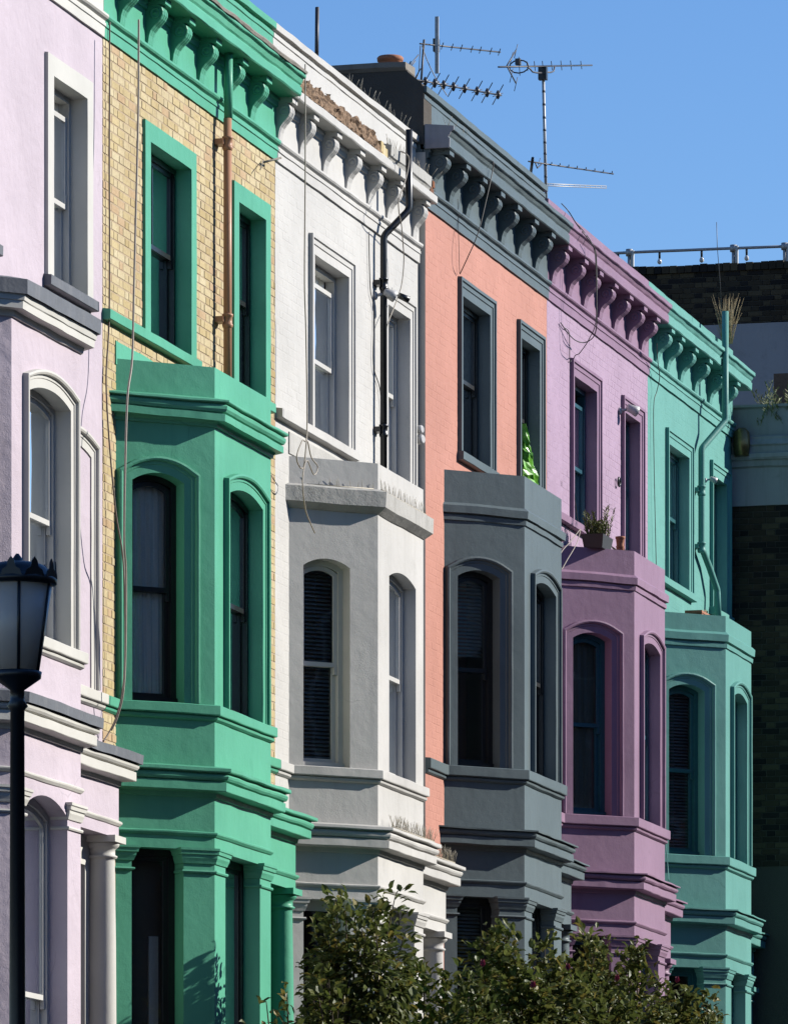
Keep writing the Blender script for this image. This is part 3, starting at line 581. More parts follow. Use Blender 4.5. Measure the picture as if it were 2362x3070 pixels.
# ------------------------------------------------------------------ extras on the houses
MB().sweep([(-.04, 12.505), (.29, 12.482), (.31, 12.476), (.318, 12.50), (.30, 12.522), (-.04, 12.56)], [(52.58, 0), (58.11, 0)], .006, 3).build('lead_capping', stone, H1)
for xx, cfg, hh, zt, mt in ((58.12, b1, H1, 9.20, green), (63.6, b2, H2, 9.26, slab_grey)):     # flashing where the bay roof meets the wall
    MB().sweep([(-.01, zt - .2), (.014, zt - .2), (.012, zt), (-.01, zt + .01)], [(cfg[0][0] - .02, 0), (cfg[3][0], 0)], .004, xx).build('roof_flashing', mt, hh)
band(MB(), Fr((46.95, 0.), (xA, 0.)), arch((51.30 - 46.95, 52.22 - 46.95, 6.16, 8.10, 8.16)), SUR_BAY, False, .002, 4.4).build('window_surround', lilac_trim, H0)
# the white cornice has lost its upper moulding on the left: bare brick core, a few bricks, then what is left of it
def rough_strip(x0, x1, ya, yb, z0, z1, amp, seed):
    m = MB(); nx = int((x1 - x0) / .03); nz = 6; vs = []
    for i in range(nx + 1):
        for j in range(nz + 1):
            x = x0 + (x1 - x0) * i / nx; t = j / nz
            top = z1 + noise.noise((x * 6, seed, 0)) * .045 + noise.noise((x * 23, seed, 4)) * .02
            vs.append((x, ya + (yb - ya) * t + noise.noise((x * 17, t * 5, seed)) * amp + noise.noise((x * 45, t * 11, seed)) * amp * .7, z0 + (top - z0) * t))
    m.add(vs, [(i * (nz + 1) + j, (i + 1) * (nz + 1) + j, (i + 1) * (nz + 1) + j + 1, i * (nz + 1) + j + 1) for i in range(nx) for j in range(nz)])
    m.add([(x0, .05, z0), (x1, .05, z0), (x1, .05, z1 - .05), (x0, .05, z1 - .05), (x1, ya, z0), (x0, ya, z0), (x1, yb, z1 - .05), (x0, yb, z1 - .05)], [(0, 1, 2, 3), (1, 4, 6, 2), (0, 3, 7, 5), (2, 6, 7, 3)])
    return m
rough_strip(58.14, 61.35, -.195, -.12, 12.375, 12.575, .045, 2.2).build('broken_brickwork', rubble, H2)
for k, xx in enumerate((61.36, 61.47, 61.60)): MB().box(xx, xx + .10, -.19 + .01 * k, .02, 12.378, 12.50 - .012 * k).build('brick', stock, H2)
MB().sweep([(-.03, 12.38), (.17, 12.385), (.185, 12.415), (.20, 12.425), (.202, 12.525), (-.03, 12.58)], [(61.72, 0), (63.38, 0)], .006, 9).build('cornice_cap', slab_grey, H2)
for k, (xx, zz) in enumerate(((63.39, 12.37), (63.49, 12.372), (63.39, 12.445), (63.485, 12.44), (63.57, 12.31))): MB().box(xx, xx + .085, -.185 + .012 * (k % 3), .0, zz, zz + .066).build('brick', redbrick, H2)
MB().box(63.40, 63.58, -.17, -.02, 12.512, 12.53).build('slate', roofm, H2)
# party wall and chimney stack between the white and the pink house
def stack_pt(u, v): p = PXx(u, v, 63.645); return (max(p.y, -.05), p.z)
pts = [stack_pt(*q) for q in ((1284, 430), (1283.5, 262), (1262, 246), (1222, 214), (1218, 205), (1010, 212), (1000, 430))]
m = MB(); n_ = len(pts); m.add([(63.645, y, z) for y, z in pts] + [(63.98, y, z) for y, z in pts], [tuple(range(n_)), tuple(range(n_, 2 * n_))[::-1]] + [(i, i + n_, (i + 1) % n_ + n_, (i + 1) % n_) for i in range(n_)])
stk = m.build('chimney_stack', cement, H3)
(y0, z0), (y1, z1) = stack_pt(996, 198), stack_pt(1218, 186)
cp = MB(); cp.sweep([(-.37, z1 - .075), (.0, z1 - .08), (.03, z1 - .05), (.03, z1), (-.37, z1 + .02)], [(63.64, y0), (63.64, y1)], .006, 4); cp.build('stack_coping', stone, stk)
yp, zp = stack_pt(1157, 184); MB().lathe([(.11, z1 + .0), (.105, z1 + .04), (.10, z1 + .05), (.13, z1 + .055), (.135, z1 + .09), (.12, z1 + .105), (.06, z1 + .11)], (63.82, yp, 0), 24).build('chimney_pot', terracotta, stk)
# faded paint on the exposed end of the slate cornice
pe = [(.0, 12.86), (.243, 12.862), (.2538, 12.872), (.2565, 12.955), (.243, 12.965), (.243, 12.979), (.2565, 12.995), (.27, 13.022), (.2916, 13.035), (.297, 13.042), (.297, 13.08), (0, 13.11)]
m = MB(); k = len(pe); m.add([(63.638, -.065 - q, z) for q, z in pe] + [(63.656, -.065 - q, z) for q, z in pe], [tuple(range(k)), tuple(range(k, 2 * k))[::-1]] + [(i, i + k, (i + 1) % k + k, (i + 1) % k) for i in range(k)]); m.build('cornice_end', grey_white, H3)
# ------------------------------------------------------------------ downpipes
def pipe(house_, pts, r, mat, collars=(), name='downpipe', brackets=True, mat2=None, zcut=None):
    pts = [Vector(p) for p in pts]; out = []
    for i, p in enumerate(pts):
        if 0 < i < len(pts) - 1:
            a = (pts[i - 1] - p).normalized() * .045; b = (pts[i + 1] - p).normalized() * .045
            for t in (0, .25, .5, .75, 1): out.append((p + a) * (1 - t) ** 2 + p * 2 * t * (1 - t) + (p + b) * t * t)
        else: out.append(p)
    o = MB().tube(out, r, 18).build(name, mat, house_)
    for c, ax in collars:
        c = Vector(c); m = MB().lathe([(r * 1.02, -.07), (r * 1.16, -.065), (r * 1.3, -.05), (r * 1.3, -.035), (r * 1.14, -.03), (r * 1.16, .03), (r * 1.36, .035), (r * 1.36, .055), (r * 1.02, .06)], c, 18)
        m.build('collar', mat, o)
        if brackets: MB().box(c.x - .075, c.x + .075, c.y + .02, c.y + .10, c.z - .02, c.z + .03).build('bracket', mat, o)
    return o
xg = PX(679, 600, -.10).x
pg = pipe(H1, [(xg, -.11, PX(679, 352, -.11).z), (xg, -.11, 8.95)], .037, salmon_pipe, [((xg, -.11, PX(679, 425, -.11).z), 0), ((xg, -.11, PX(679, 958, -.11).z), 0)])
pipe(H1, [(xg + .02, -.112, 12.28), (xg + .02, -.112, PX(679, 352, -.11).z)], .039, green)
xt, xb = PX(1226, 500, -.29).x, PX(1150, 900, -.085).x
kp = pipe(H2, [(xt, -.29, PX(1226, 388, -.29).z), (xt, -.29, PX(1226, 628, -.29).z), (xb, -.085, PX(1150, 706, -.085).z), (xb, -.085, 8.9)], .034, iron_blk, [((xb, -.085, PX(1150, 850, -.085).z), 0), ((xb, -.085, PX(1150, 1290, -.085).z), 0)])
xt, xb = PX(2174, 1000, -.36).x, PX(2103, 1500, -.15).x
tp = pipe(H5, [(xt, -.36, PX(2174, 933, -.36).z), (xt, -.36, PX(2174, 1262, -.36).z), (xb, -.15, PX(2103, 1345, -.15).z), (xb, -.15, PX(2103, 1640, -.15).z), PX(2126, 1700, -.16), PX(2150, 1770, -.2), PX(2153, 1850, -.22)], .04, teal_bay, [((xb, -.15, PX(2103, 1470, -.15).z), 0), ((xb, -.15, PX(2103, 1640, -.15).z), 0)])
# ------------------------------------------------------------------ cables
def pts(o, sc, L, y): return [PX(o[0] + x / sc, o[1] + v / sc, y if not isinstance(y, (list, tuple)) else y[i]) for i, (x, v) in enumerate(L)]
wire('cable', pts((100, 100), 2.1, [(480, -90), (480, 300), (478, 800), (480, 1300), (478, 1750), (470, 1950), (458, 2200), (480, 2600), (520, 3020), (560, 3260), (574, 3500), (578, 3900), (560, 4150), (520, 4310), (478, 4400), (440, 4460)], [-.035] * 5 + [-.03, -.03, -.05, -.08, -.13, -.16, -.16, -.15, -.12, -.08, -.06]), .007, cable_b, 'brown cable pinned down the yellow brick and looped past the green bay')
wire('cable', pts((100, 100), 2.1, [(664, -90), (663, 50), (660, 500), (648, 1000), (633, 1600), (622, 2050), (592, 2300), (577, 2800), (572, 3200), (583, 3400), (580, 3900), (566, 4150), (530, 4300), (490, 4390)], [-.33, -.33, -.33, -.33, -.33, -.33, -.34, -.34, -.30, -.26, -.24, -.22, -.16, -.1]), .009, cable_w, 'pale grey cable hanging from the green cornice across the bay')
wire('cable', pts((780, 1000), 1.8667, [(252, -1510), (252, -900), (248, -300), (256, 0), (262, 550), (235, 600), (204, 690), (225, 750), (246, 735), (262, 600), (285, 690), (322, 745), (300, 790), (262, 710), (240, 790), (240, 880), (255, 990), (285, 1070), (306, 1116)], [-.25] * 4 + [-.28] + [-.33] * 8 + [-.36, -.42, -.44, -.44, -.44, -.44]), .0065, cable_w, 'pale cable with a tied loop hanging down the white house')
wire('cable', pts((1130, 380), 5.46, [(385, 395), (480, 440), (525, 520), (510, 680), (470, 850), (400, 1060), (352, 1220), (365, 1420), (400, 1600), (425, 1900), (440, 2200), (400, 2600), (300, 2900), (190, 3180), (130, 3420)], [-.25, -.33, -.335, -.335, -.33, -.33, -.33, -.3, -.24, -.16, -.14, -.13, -.12, -.12, -.1]), .006, cable_w, 'grey cable drooping beside the black downpipe')
wire('cable', pts((800, 100), 1.8667, [(570, 1110), (574, 1300), (580, 1440), (600, 1560), (596, 1850), (634, 2000), (648, 2250), (652, 2420)], -.02), .005, cable_k, 'thin black wire down the white wall left of the downpipe')
wire('cable', pts((800, 100), 1.8667, [(1256, 700), (1266, 716), (1262, 770), (1225, 940), (1180, 1120), (1120, 1260), (1080, 1345)], [-.30, -.36, -.36, -.34, -.30, -.2, -.10]), .006, cable_k, 'black cable slanting from the slate cornice to the pink house window')
wire('cable', pts((800, 100), 1.8667, [(1068, 925), (1072, 1120), (1078, 1342)], [-.12, -.095, -.09]), .003, cable_k, 'hair-thin wire down the pink wall above the window')
wire('cable', pts((1500, 600), 2.1, [(385, 20), (430, 70), (480, 150), (545, 235), (595, 310), (606, 420), (606, 620), (606, 780), (585, 860), (530, 895), (470, 880), (420, 830), (380, 772)], [-.1, -.12, -.3, -.4, -.42, -.42, -.42, -.40, -.30, -.2, -.14, -.11, -.09]), .006, cable_k, 'black cable looping over the mauve cornice down to the wall')
wire('cable', pts((1500, 600), 2.1, [(478, 145), (520, 190), (580, 280), (600, 400), (603, 740), (560, 870), (500, 960), (460, 1010), (452, 1300), (455, 1700), (470, 1900), (490, 2030)], [-.3, -.34, -.4, -.43, -.43, -.35, -.2, -.1, -.09, -.09, -.09, -.1]), .005, cable_k, 'black cable running down beside the mauve house window')
wire('cable', pts((1500, 600), 2.1, [(378, 770), (400, 800), (432, 838), (436, 1000), (446, 1010)], -.085), .005, cable_k, 'short black wire stapled to the mauve wall under the cornice')
wire('cable', pts((1500, 600), 2.1, [(985, 900), (990, 1010), (1002, 1110), (985, 1200), (965, 1290), (966, 1600), (976, 2100), (985, 2400), (1005, 2560)], [-.3, -.2, -.16, -.12, -.1, -.1, -.1, -.1, -.12]), .005, cable_k, 'dark cable down the left edge of the turquoise wall')
wire('cable', pts((1600, 1500), 1.4757, [(205, 128), (165, 180), (120, 235), (117, 310), (150, 260), (190, 190), (207, 130)], [-.25, -.3, -.4, -.62, -.6, -.4, -.25]), .005, cable_w, 'pale cord slack over the corner of the mauve bay')
wire('cable', pts((1720, 2500), 3.0545, [(835, 60), (850, 200), (862, 330), (868, 430)], [-.42, -.44, -.46, -.5]), .006, teal_bay, 'turquoise painted cable in the corner beside the mauve bay')
# ------------------------------------------------------------------ television aerials on the roofs
def rod(m, a, b, r): m.tube([a, b], r * .68, 6)
NZ = (1200, 100); NS = 2.5455
def q(x, v, y=1.2): return PX(NZ[0] + x / NS, NZ[1] + v / NS, y)
ae = thing('television_aerial', q(155, 392), 'twin aerial on a short mast beside the dark chimney stack', 'aerial', 'roof aerials')
m = MB(); rod(m, q(181, 45), q(155, 420), .018); m.build('mast', alu_d, ae)
m = MB(); rod(m, q(150, 75), q(762, 140), .013); m.build('boom', alu_d, ae)
for x in (320, 395, 465, 545, 610, 690, 755):
    v = 75 + (x - 150) * .106; m = MB(); rod(m, q(x + 8, v - 24, 1.05), q(x - 8, v + 24, 1.35), .008); m.build('element', alu_d, ae)
m = MB(); p0 = q(225, 88); w_ = Vector((.02, .03, 0)); m.box(p0.x - .012, p0.x + .012, p0.y - .10, p0.y - .06, p0.z - .31, p0.z + .31); m.build('reflector', galv, ae)
m = MB(); p0 = q(275, 88); m.box(p0.x - .04, p0.x + .04, p0.y - .03, p0.y + .03, p0.z - .07, p0.z + .07); m.build('dipole_box', iron_blk, ae)
m = MB(); rod(m, q(60, 340), q(770, 470), .015); m.build('boom', alu_d, ae)
for x in (190, 262, 330, 405, 490, 585, 662, 745):
    v = 364 + (x - 190) * .182; m = MB(); rod(m, q(x + 40, v - 76, 1.0), q(x - 42, v + 76, 1.4), .008); rod(m, q(x + 36, v - 12), q(x - 38, v + 14), .007); m.lathe([(.01, -.05), (.035, 0), (.01, .05)], q(x, v), 8); m.build('element', alu_d, ae)
m = MB()
for a, b in (((30, 292), (138, 160)), ((36, 305), (116, 206)), ((42, 318), (100, 250)), ((55, 255), (80, 210)), ((110, 345), (155, 265))): rod(m, q(*a, 1.25), q(*b, 1.15), .009)
m.build('rear_elements', alu_d, ae, kind='stuff')
wire('cable', [q(165, 90), q(200, 190), q(250, 300), q(300, 385), q(355, 470)], .005, cable_w, 'white aerial lead slanting down to the slate parapet')
wire('cable', [q(153, 90), q(147, 200), q(140, 290), q(120, 345)], .005, cable_k, 'black aerial lead along the mast by the chimney')
ab = thing('television_aerial', q(1110, 1195), 'tall striped aerial mast behind the slate and mauve parapet', 'aerial', 'roof aerials')
m = MB(); rod(m, q(1090, 300), q(1112, 1260), .026); ms = m.build('mast', alu, ab)
for v in (440, 540, 640, 735, 830, 915, 1000, 1090):
    p0 = q(1090 + (v - 300) * .023, v); m = MB().lathe([(.019, -.012), (.0195, .012)], p0, 10); m.build('mast_ring', alu_d, ms)
p0 = q(1088, 303); MB().box(p0.x - .04, p0.x + .04, p0.y - .05, p0.y + .05, p0.z - .075, p0.z + .075).build('clamp', iron_blk, ab)
m = MB(); rod(m, q(748, 253), q(1462, 240), .015); m.build('boom', alu_d, ab)
for x, h in ((908, 70), (968, 35), (1025, 35), (1087, 35), (1155, 33), (1228, 35), (1302, 34), (1380, 30)):
    v = 250 - (x - 748) * .018; m = MB(); rod(m, q(x - 4, v - h, 1.1), q(x + 4, v + h, 1.3), .007); m.build('element', alu_d, ab)
for a, b in (((812, 245), (882, 125)), ((812, 245), (882, 378))):
    m = MB(); rod(m, q(*a), q(*b), .012)
    for t in (.5, 1.): p0 = Vector(q(*a)).lerp(Vector(q(*b)), t); rod(m, p0 + Vector((0, -.02, .07)), p0 + Vector((0, .02, -.09)), .006)
    m.build('reflector', alu_d, ab)
m = MB(); c = q(905, 250)
m.tube([c + Vector((.0, .115 * math.cos(t / 12 * 6.2832), .075 * math.sin(t / 12 * 6.2832))) for t in range(13)], .008, 6); m.box(c.x - .03, c.x + .03, c.y - .02, c.y + .04, c.z + .02, c.z + .09); m.build('dipole', alu_d, ab)
m = MB(); m.tube([q(x, v) for x, v in ((972, 255), (990, 268), (1008, 290), (1040, 297), (1075, 298))], .01, 6); m.build('bracket_arm', alu_d, ab)
m = MB(); m.tube([q(x, v) for x, v in ((1104, 293), (1150, 294), (1170, 285), (1178, 246))], .01, 6); m.build('bracket_arm', alu_d, ab)
m = MB(); rod(m, q(978, 974), q(1625, 1070), .013); m.build('boom', alu_d, ab)
for x in (1155, 1218, 1285, 1350, 1417, 1484, 1550, 1616):
    v = 974 + (x - 978) * .148; m = MB(); rod(m, q(x, v - 18, 1.1), q(x, v + 4, 1.3), .009); m.build('element', alu_d, ab)
m = MB(); rod(m, q(1010, 950, 1.1), q(995, 1062, 1.3), .028); m.build('reflector', iron_blk, ab)
m = MB(); m.tube([q(x, v) for x, v in ((1030, 985), (1045, 1025), (1062, 1010), (1080, 992))], .008, 6); rod(m, q(1052, 1000), q(1068, 950), .007); m.build('dipole', alu_d, ab)
m = MB(); rod(m, q(1118, 1145), q(1572, 1163), .009); rod(m, q(1118, 1160), q(1572, 1179), .009)
for x in range(1130, 1580, 40): rod(m, q(x, 1144 + (x - 1118) * .04), q(x, 1162 + (x - 1118) * .04), .006)
m.build('ladder_boom', galv, ab)
mp = thing('roof_mast', PX(950, 170, .8), 'bare grey pole behind the white parapet', 'pole'); m = MB(); rod(m, PX(951, 20, .8), PX(949, 200, .8), .03); m.build('pole', alu_d, mp)
# ------------------------------------------------------------------ wall lamps and small fittings
def floodlight(p, label, s=1., blk=False):
    p = Vector(p); t = thing('security_light', p, label, 'light', 'wall lights')
    MB().lathe([(.05 * s, 0), (.052 * s, .02), (.03 * s, .03)], p, 16, Vector((0, -1, 0))).build('wall_plate', floodm, t)
    m = MB().tube([p, p + Vector((.02, -.10 * s, .02 * s))], .02 * s, 8); m.build('arm', floodm, t)
    c = p + Vector((.05, -.16 * s, .03 * s)); d = Vector((.55, -.75, -.32)).normalized()
    MB().lathe([(.035 * s, -.07 * s), (.05 * s, -.06 * s), (.062 * s, .03 * s), (.075 * s, .09 * s), (.07 * s, .092 * s)], c, 16, d).build('lamp_head', floodm, t)
    if blk: MB().lathe([(.03, -.05), (.034, .06), (.03, .062)], c + Vector((.13, -.12, -.02)), 14, d).build('sensor', iron_blk, t)
floodlight(PX(1122, 886, 0), 'white security light with black sensor beside the black downpipe', .8, True)
floodlight(PX(1855, 1232, -.065), 'pale floodlight on the mauve wall beside the narrow window', .85)
floodlight(PX(2112, 1440, -.065), 'small white lamp behind the turquoise downpipe', .55)
p = PX(1253, 1318, -.03); t = thing('alarm_box', p, 'small white box at the edge of the white wall beside the pink house', 'box')
m = MB(); m.lathe([(.045, 0), (.05, .01), (.05, .05), (.035, .065)], p, 16, Vector((-.3, -1, 0))); m.lathe([(.04, 0), (.045, .01), (.045, .04), (.03, .055)], p + Vector((.0, 0, .1)), 16, Vector((-.3, -1, 0))); m.build('housing', floodm, t)
p = PX(1848, 1445, -.07); m = MB(); m.tube([p + Vector((math.cos(k / 10 * 6.28) * .05, -.03, math.sin(k / 10 * 6.28) * .05)) for k in range(11)], .012, 6); m.build('wall_ring', iron_blk, None, 'small black iron ring on the mauve brick wall', 'ring')
p = PX(815, 478, -.04); m = MB(); rod(m, PX(788, 486, -.03), PX(842, 472, -.14), .016); rod(m, PX(790, 478, -.02), PX(780, 508, -.08), .008); m.build('stick', stone, None, 'grubby stick lodged under the green cornice at the party line', 'stick')
# ------------------------------------------------------------------ bird spikes
def spikes(a, b, n, h, label, spread=.5):
    a, b = Vector(a), Vector(b); m = MB()
    m.tube([a, b], .006, 5)
    for i in range(n):
        t = (i + random.random()) / n; p = a.lerp(b, t); d = Vector((random.uniform(-.35, .35), random.uniform(-spread, spread), 1)).normalized() * h * random.uniform(.8, 1.1)
        m.tube([p, p + d * .6, p + d], [.0026, .0022, .0014], 4)
    return m.build('bird_spikes', spike_m, None, label, 'bird spikes', 'bird spike strips')
yl = -.686 - .10
spikes((b2[1][0] + .15, yl, 5.63), (b2[2][0] + .05, yl, 5.63), 90, .12, 'pale bird spikes along the lower ledge of the white bay')
spikes((b2[3][0] + .4, -.42, 5.63), (63.45, -.42, 5.63), 80, .13, 'pale bird spikes on the white porch ledge')
spikes((61.0, .05, 13.0), (63.4, .05, 13.0), 26, .13, 'sparse bird spikes on the white parapet by the chimney')
spikes((61.75, -.15, 12.55), (63.35, -.12, 12.55), 34, .10, 'bird spikes on the remaining white cornice')
spikes((63.42, -.12, 12.53), (63.6, -.16, 12.5), 9, .14, 'splayed bird spikes over the broken red brick cornice end', 1.3)
spikes((63.72, -.25, 13.08), (64.6, -.25, 13.08), 12, .14, 'thin bird spikes on the left end of the slate cornice')
spikes((b2[1][0], -.72, 8.79), (b2[2][0], -.72, 8.79), 36, .10, 'bird spikes laid against the front of the white bay parapet', .2)
spikes((58.72, -.10, 8.79), (59.22, -.66, 8.79), 10, .08, 'few bird spikes on the shaded ledge of the white bay', .1)
# ------------------------------------------------------------------ things on the bay roofs and in the windows
def sprig(m, p, h, n, lean=.25):
    p = Vector(p); d = Vector((random.uniform(-lean, lean), random.uniform(-lean, lean), 1)).normalized(); e = p + d * h
    m.tube([p, p.lerp(e, .5) + Vector((random.uniform(-.01, .01), 0, 0)), e], [.004, .003, .0015], 4)
    for i in range(n):
        c = p.lerp(e, .15 + .85 * i / n); a = random.uniform(0, 6.28); o = Vector((math.cos(a), math.sin(a), .9)).normalized() * random.uniform(.03, .055); w = d.cross(o).normalized() * .009
        m.add([c - w, c + w, c + o + w * .3, c + o - w * .3], [(0, 1, 2, 3)])
px, py = 70.30, -.38; t = thing('planter', (px, py, 9.67), 'black plastic planter of rosemary on the mauve bay roof', 'planter')
m = MB(); zA, zB = 9.668, 9.815; vs = [(px + sx * .26 * k, py + sy * .125 * k, z) for z, k in ((zA, .82), (zB, 1.), (zB, .93), (zB - .03, .9)) for sx, sy in ((-1, -1), (1, -1), (1, 1), (-1, 1))]
m.add(vs, [(3, 2, 1, 0)] + [(i * 4 + j, i * 4 + (j + 1) % 4, (i + 1) * 4 + (j + 1) % 4, (i + 1) * 4 + j) for i in range(3) for j in range(4)] + [(12, 13, 14, 15)]); m.build('box', black_pl, t)
for i in range(34):
    m = MB(); sprig(m, (px + random.uniform(-.22, .22), py + random.uniform(-.1, .1), 9.79), random.choice([.1, .14, .18, .2, .3, .36]), 30); m.build('sprig', herb, t)
px, py = 70.86, -.52; t = thing('flower_pot', (px, py, 9.67), 'tall terracotta pot beside the black planter', 'flower pot')
MB().lathe([(.035, 9.668), (.045, 9.76), (.05, 9.77), (.042, 9.79), (.05, 9.86), (.056, 9.865), (.056, 9.885), (.045, 9.887)], (px, py, 0), 20).build('pot', terracotta, t)
m = MB()
for i in range(9): sprig(m, (px + random.uniform(-.02, .22), py + random.uniform(-.03, .05), 9.67), random.uniform(.05, .12), 10, .8)
m.build('creeper', herb, t)
px, py = 76.15, -.36; t = thing('terracotta_trough', (px, py, 9.57), 'terracotta trough on the turquoise bay roof', 'trough')
m = MB(); zA, zB = 9.55, 9.66; vs = [(px + sx * .42 * k, py + sy * .10 * k, z) for z, k in ((zA, .9), (zB - .03, .97), (zB - .03, 1.04), (zB, 1.04), (zB, .95), (zB - .05, .93)) for sx, sy in ((-1, -1), (1, -1), (1, 1), (-1, 1))]
m.add(vs, [(3, 2, 1, 0)] + [(i * 4 + j, i * 4 + (j + 1) % 4, (i + 1) * 4 + (j + 1) % 4, (i + 1) * 4 + j) for i in range(5) for j in range(4)] + [(20, 21, 22, 23)]); m.build('trough', terracotta, t)
for i in range(5): m = MB(); sprig(m, (px + random.uniform(.1, .38), py, 9.62), random.uniform(.06, .14), 6); m.build('sprig', straw, t)
m = MB(); rows = []; G = 16                                  # bag blown out of the pink house's narrow window
for j in range(G + 1):
    t_ = j / G; a = PX(780 + 1476 / 1.8667, 1000 + (505 + 345 * t_) / 1.8667, -.03); w_ = .015 + .62 * t_ ** 1.4
    for i in range(9):
        s_ = i / 8; rows.append((a.x + w_ * s_, -.02 - .075 * math.sin(s_ * 3.14) * (.4 + t_) + noise.noise((s_ * 5, t_ * 7, 3)) * .05 + noise.noise((s_ * 13, t_ * 15, 5)) * .03, a.z + noise.noise((s_ * 6, t_ * 6, 8)) * .03 - (.02 * math.sin(s_ * 9) if j == G else 0)))
fs = [(j * 9 + i, j * 9 + i + 1, (j + 1) * 9 + i + 1, (j + 1) * 9 + i) for j in range(G) for i in range(8)]
n0 = len(rows); m.add(rows + [(x, y + .05, z) for x, y, z in rows], fs + [tuple(k + n0 for k in f)[::-1] for f in fs], False); m.build('plastic_bag', bag_m, None, 'bright green plastic bag bulging from the pink house window', 'bag')
# notices in the mauve house's pane
fw4 = Fr((69.174, -.065), (74.482, -.065))
for k, (sx, zz, w_, h_) in enumerate(((1.42, 11.10, .12, .05), (1.42, 11.0, .14, .055), (1.42, 10.93, .13, .03), (1.42, 10.885, .13, .025), (1.45, 10.62, .10, .04))):
    m = MB(); poly_slab(m, fw4, [(sx, zz), (sx + w_ * 1.6, zz), (sx + w_ * 1.6, zz + h_), (sx, zz + h_)], -.178, -.181); m.build('notice', teal_wall if k == 4 else frame_white, None, ['upper white notice', 'large white notice', 'narrow white notice', 'lowest white notice', 'small turquoise sticker'][k] + ' stuck inside the mauve house window', 'notice')
m = MB().lathe([(.05, 0), (.085, .001), (.085, .006), (.05, .007)], Vector(fw4.at(1.55, -.18, 11.27)), 20, Vector((0, -1, 0))); m.build('round_sticker', plain('tan_paper', (.5, .36, .18), .7), None, 'round tan sticker inside the mauve house window', 'sticker')
# grass growing from the top of the turquoise downpipe
p = PX(2180, 965, -.2); t = thing('grass_tuft', p, 'tall tuft of dry straw grass behind the turquoise downpipe top', 'grass')
m = MB()
for i in range(90):
    a = random.uniform(0, 6.28); h = random.uniform(.25, .62); s_ = random.uniform(.0, .16); b_ = Vector((p.x + random.uniform(-.06, .06), p.y + random.uniform(-.06, .06), 13.3)); e_ = b_ + Vector((math.cos(a) * s_, math.sin(a) * s_, h))
    m.tube([b_, b_.lerp(e_, .6) + Vector((0, 0, .03)), e_], [.004, .0035, .001], 4)
m.build('blades', straw, t, kind='stuff')
m = MB(); m.tube([PX(2164, 940, -.4), PX(2158, 840, -.4), PX(2150, 740, -.4), PX(2148, 665, -.4)], .004, 5); m.build('whip_aerial', alu_d, None, 'thin whip aerial rising from the turquoise downpipe top', 'aerial')

# ------------------------------------------------------------------ the corner building beyond the turquoise house
XC = 79.60; YF = -1.12
K6 = lambda v: PXx(2215, 1060 + v / 4.368, XC).z
C = thing('corner_building', (83, 0, 1.9), 'corner building with a white band above dark brick beside the turquoise house', 'building')
zbr, zb1, zb2, zb3, ztp = K6(2000), K6(1510), K6(1330), K6(1100), K6(670)
cf = Fr((XC, 3.), (XC, YF)); white_old = paint('old_white_render', (.50, .49, .50), .7, .4, .5, (.22, .21, .2), 50, .5)
bw_ = MB(); bw_.box(XC + .02, XC + 8, YF + .02, 6, 1.5, zb3); bw_.build('wall', dk_mortar, C)
brick_wall(C, Fr((XC + .02, 0.), (XC + .02, YF + .02)), 0, -YF - .02, zbr - 4.5, zbr, [], sooty, dk_mortar, .012, 300, .0015, zbr)
MB().sweep([(-.02, zbr), (.012, zbr), (.014, zb1), (.05, zb1 + .02), (.055, zb1 + .09), (.085, zb1 + .10), (.09, zb2 - .06), (.10, zb2 - .05), (.10, zb2), (.05, zb2 + .02), (.045, zb2 + .10), (.07, zb2 + .12), (.02, zb3 - .03), (.02, zb3), (-.02, zb3 + .02)], [(XC, 1.), (XC, YF), (88, YF)], .006, 5).build('painted_band', white_old, C)
MB().sweep([(-.3, zb3 - .02), (-.06, zb3 - .02), (-.06, ztp - .05), (-.02, ztp - .03), (-.02, ztp), (-.3, ztp + .02)], [(XC, .4), (XC, YF), (88, YF)], .006, 7).build('parapet', white_old, C)
MB().box(XC + .2, 88, YF + .2, 6, zb3 + .03, zb3 + .1).build('roof', roofm, C)
m = MB(); a = PX(2213, 1036, -.55); b_ = PX(2270, 1120, -.55)
m.box(81.2, 81.9, -1.0, -.28, zb3 + .1, PX(2230, 1036, -.6).z * 1.018); m.build('chimney', plain('brown_render', (.20, .12, .08), .9, 0, .6, 20), C)
MB().lathe([(.09, zb3 - .25), (.11, zb3 - .1), (.10, zb3 + .05), (.05, zb3 + .10)], (XC - .1, -.2, 0), 16).build('old_lamp', plain('tarnished_brass', (.35, .24, .10), .35, .7), C)
sp = thing('roof_weeds', (80.4, -.75, ztp), 'straggly weeds growing on the corner roof beside the turquoise cornice', 'weeds')
m = MB()
for i in range(60): sprig(m, (79.9 + random.uniform(-.4, .9), -.62 + random.uniform(-.35, .3), ztp - .1 + random.uniform(-.2, .1)), random.uniform(.2, .55), 16, .8)
m.build('stems', herb, sp, kind='stuff')
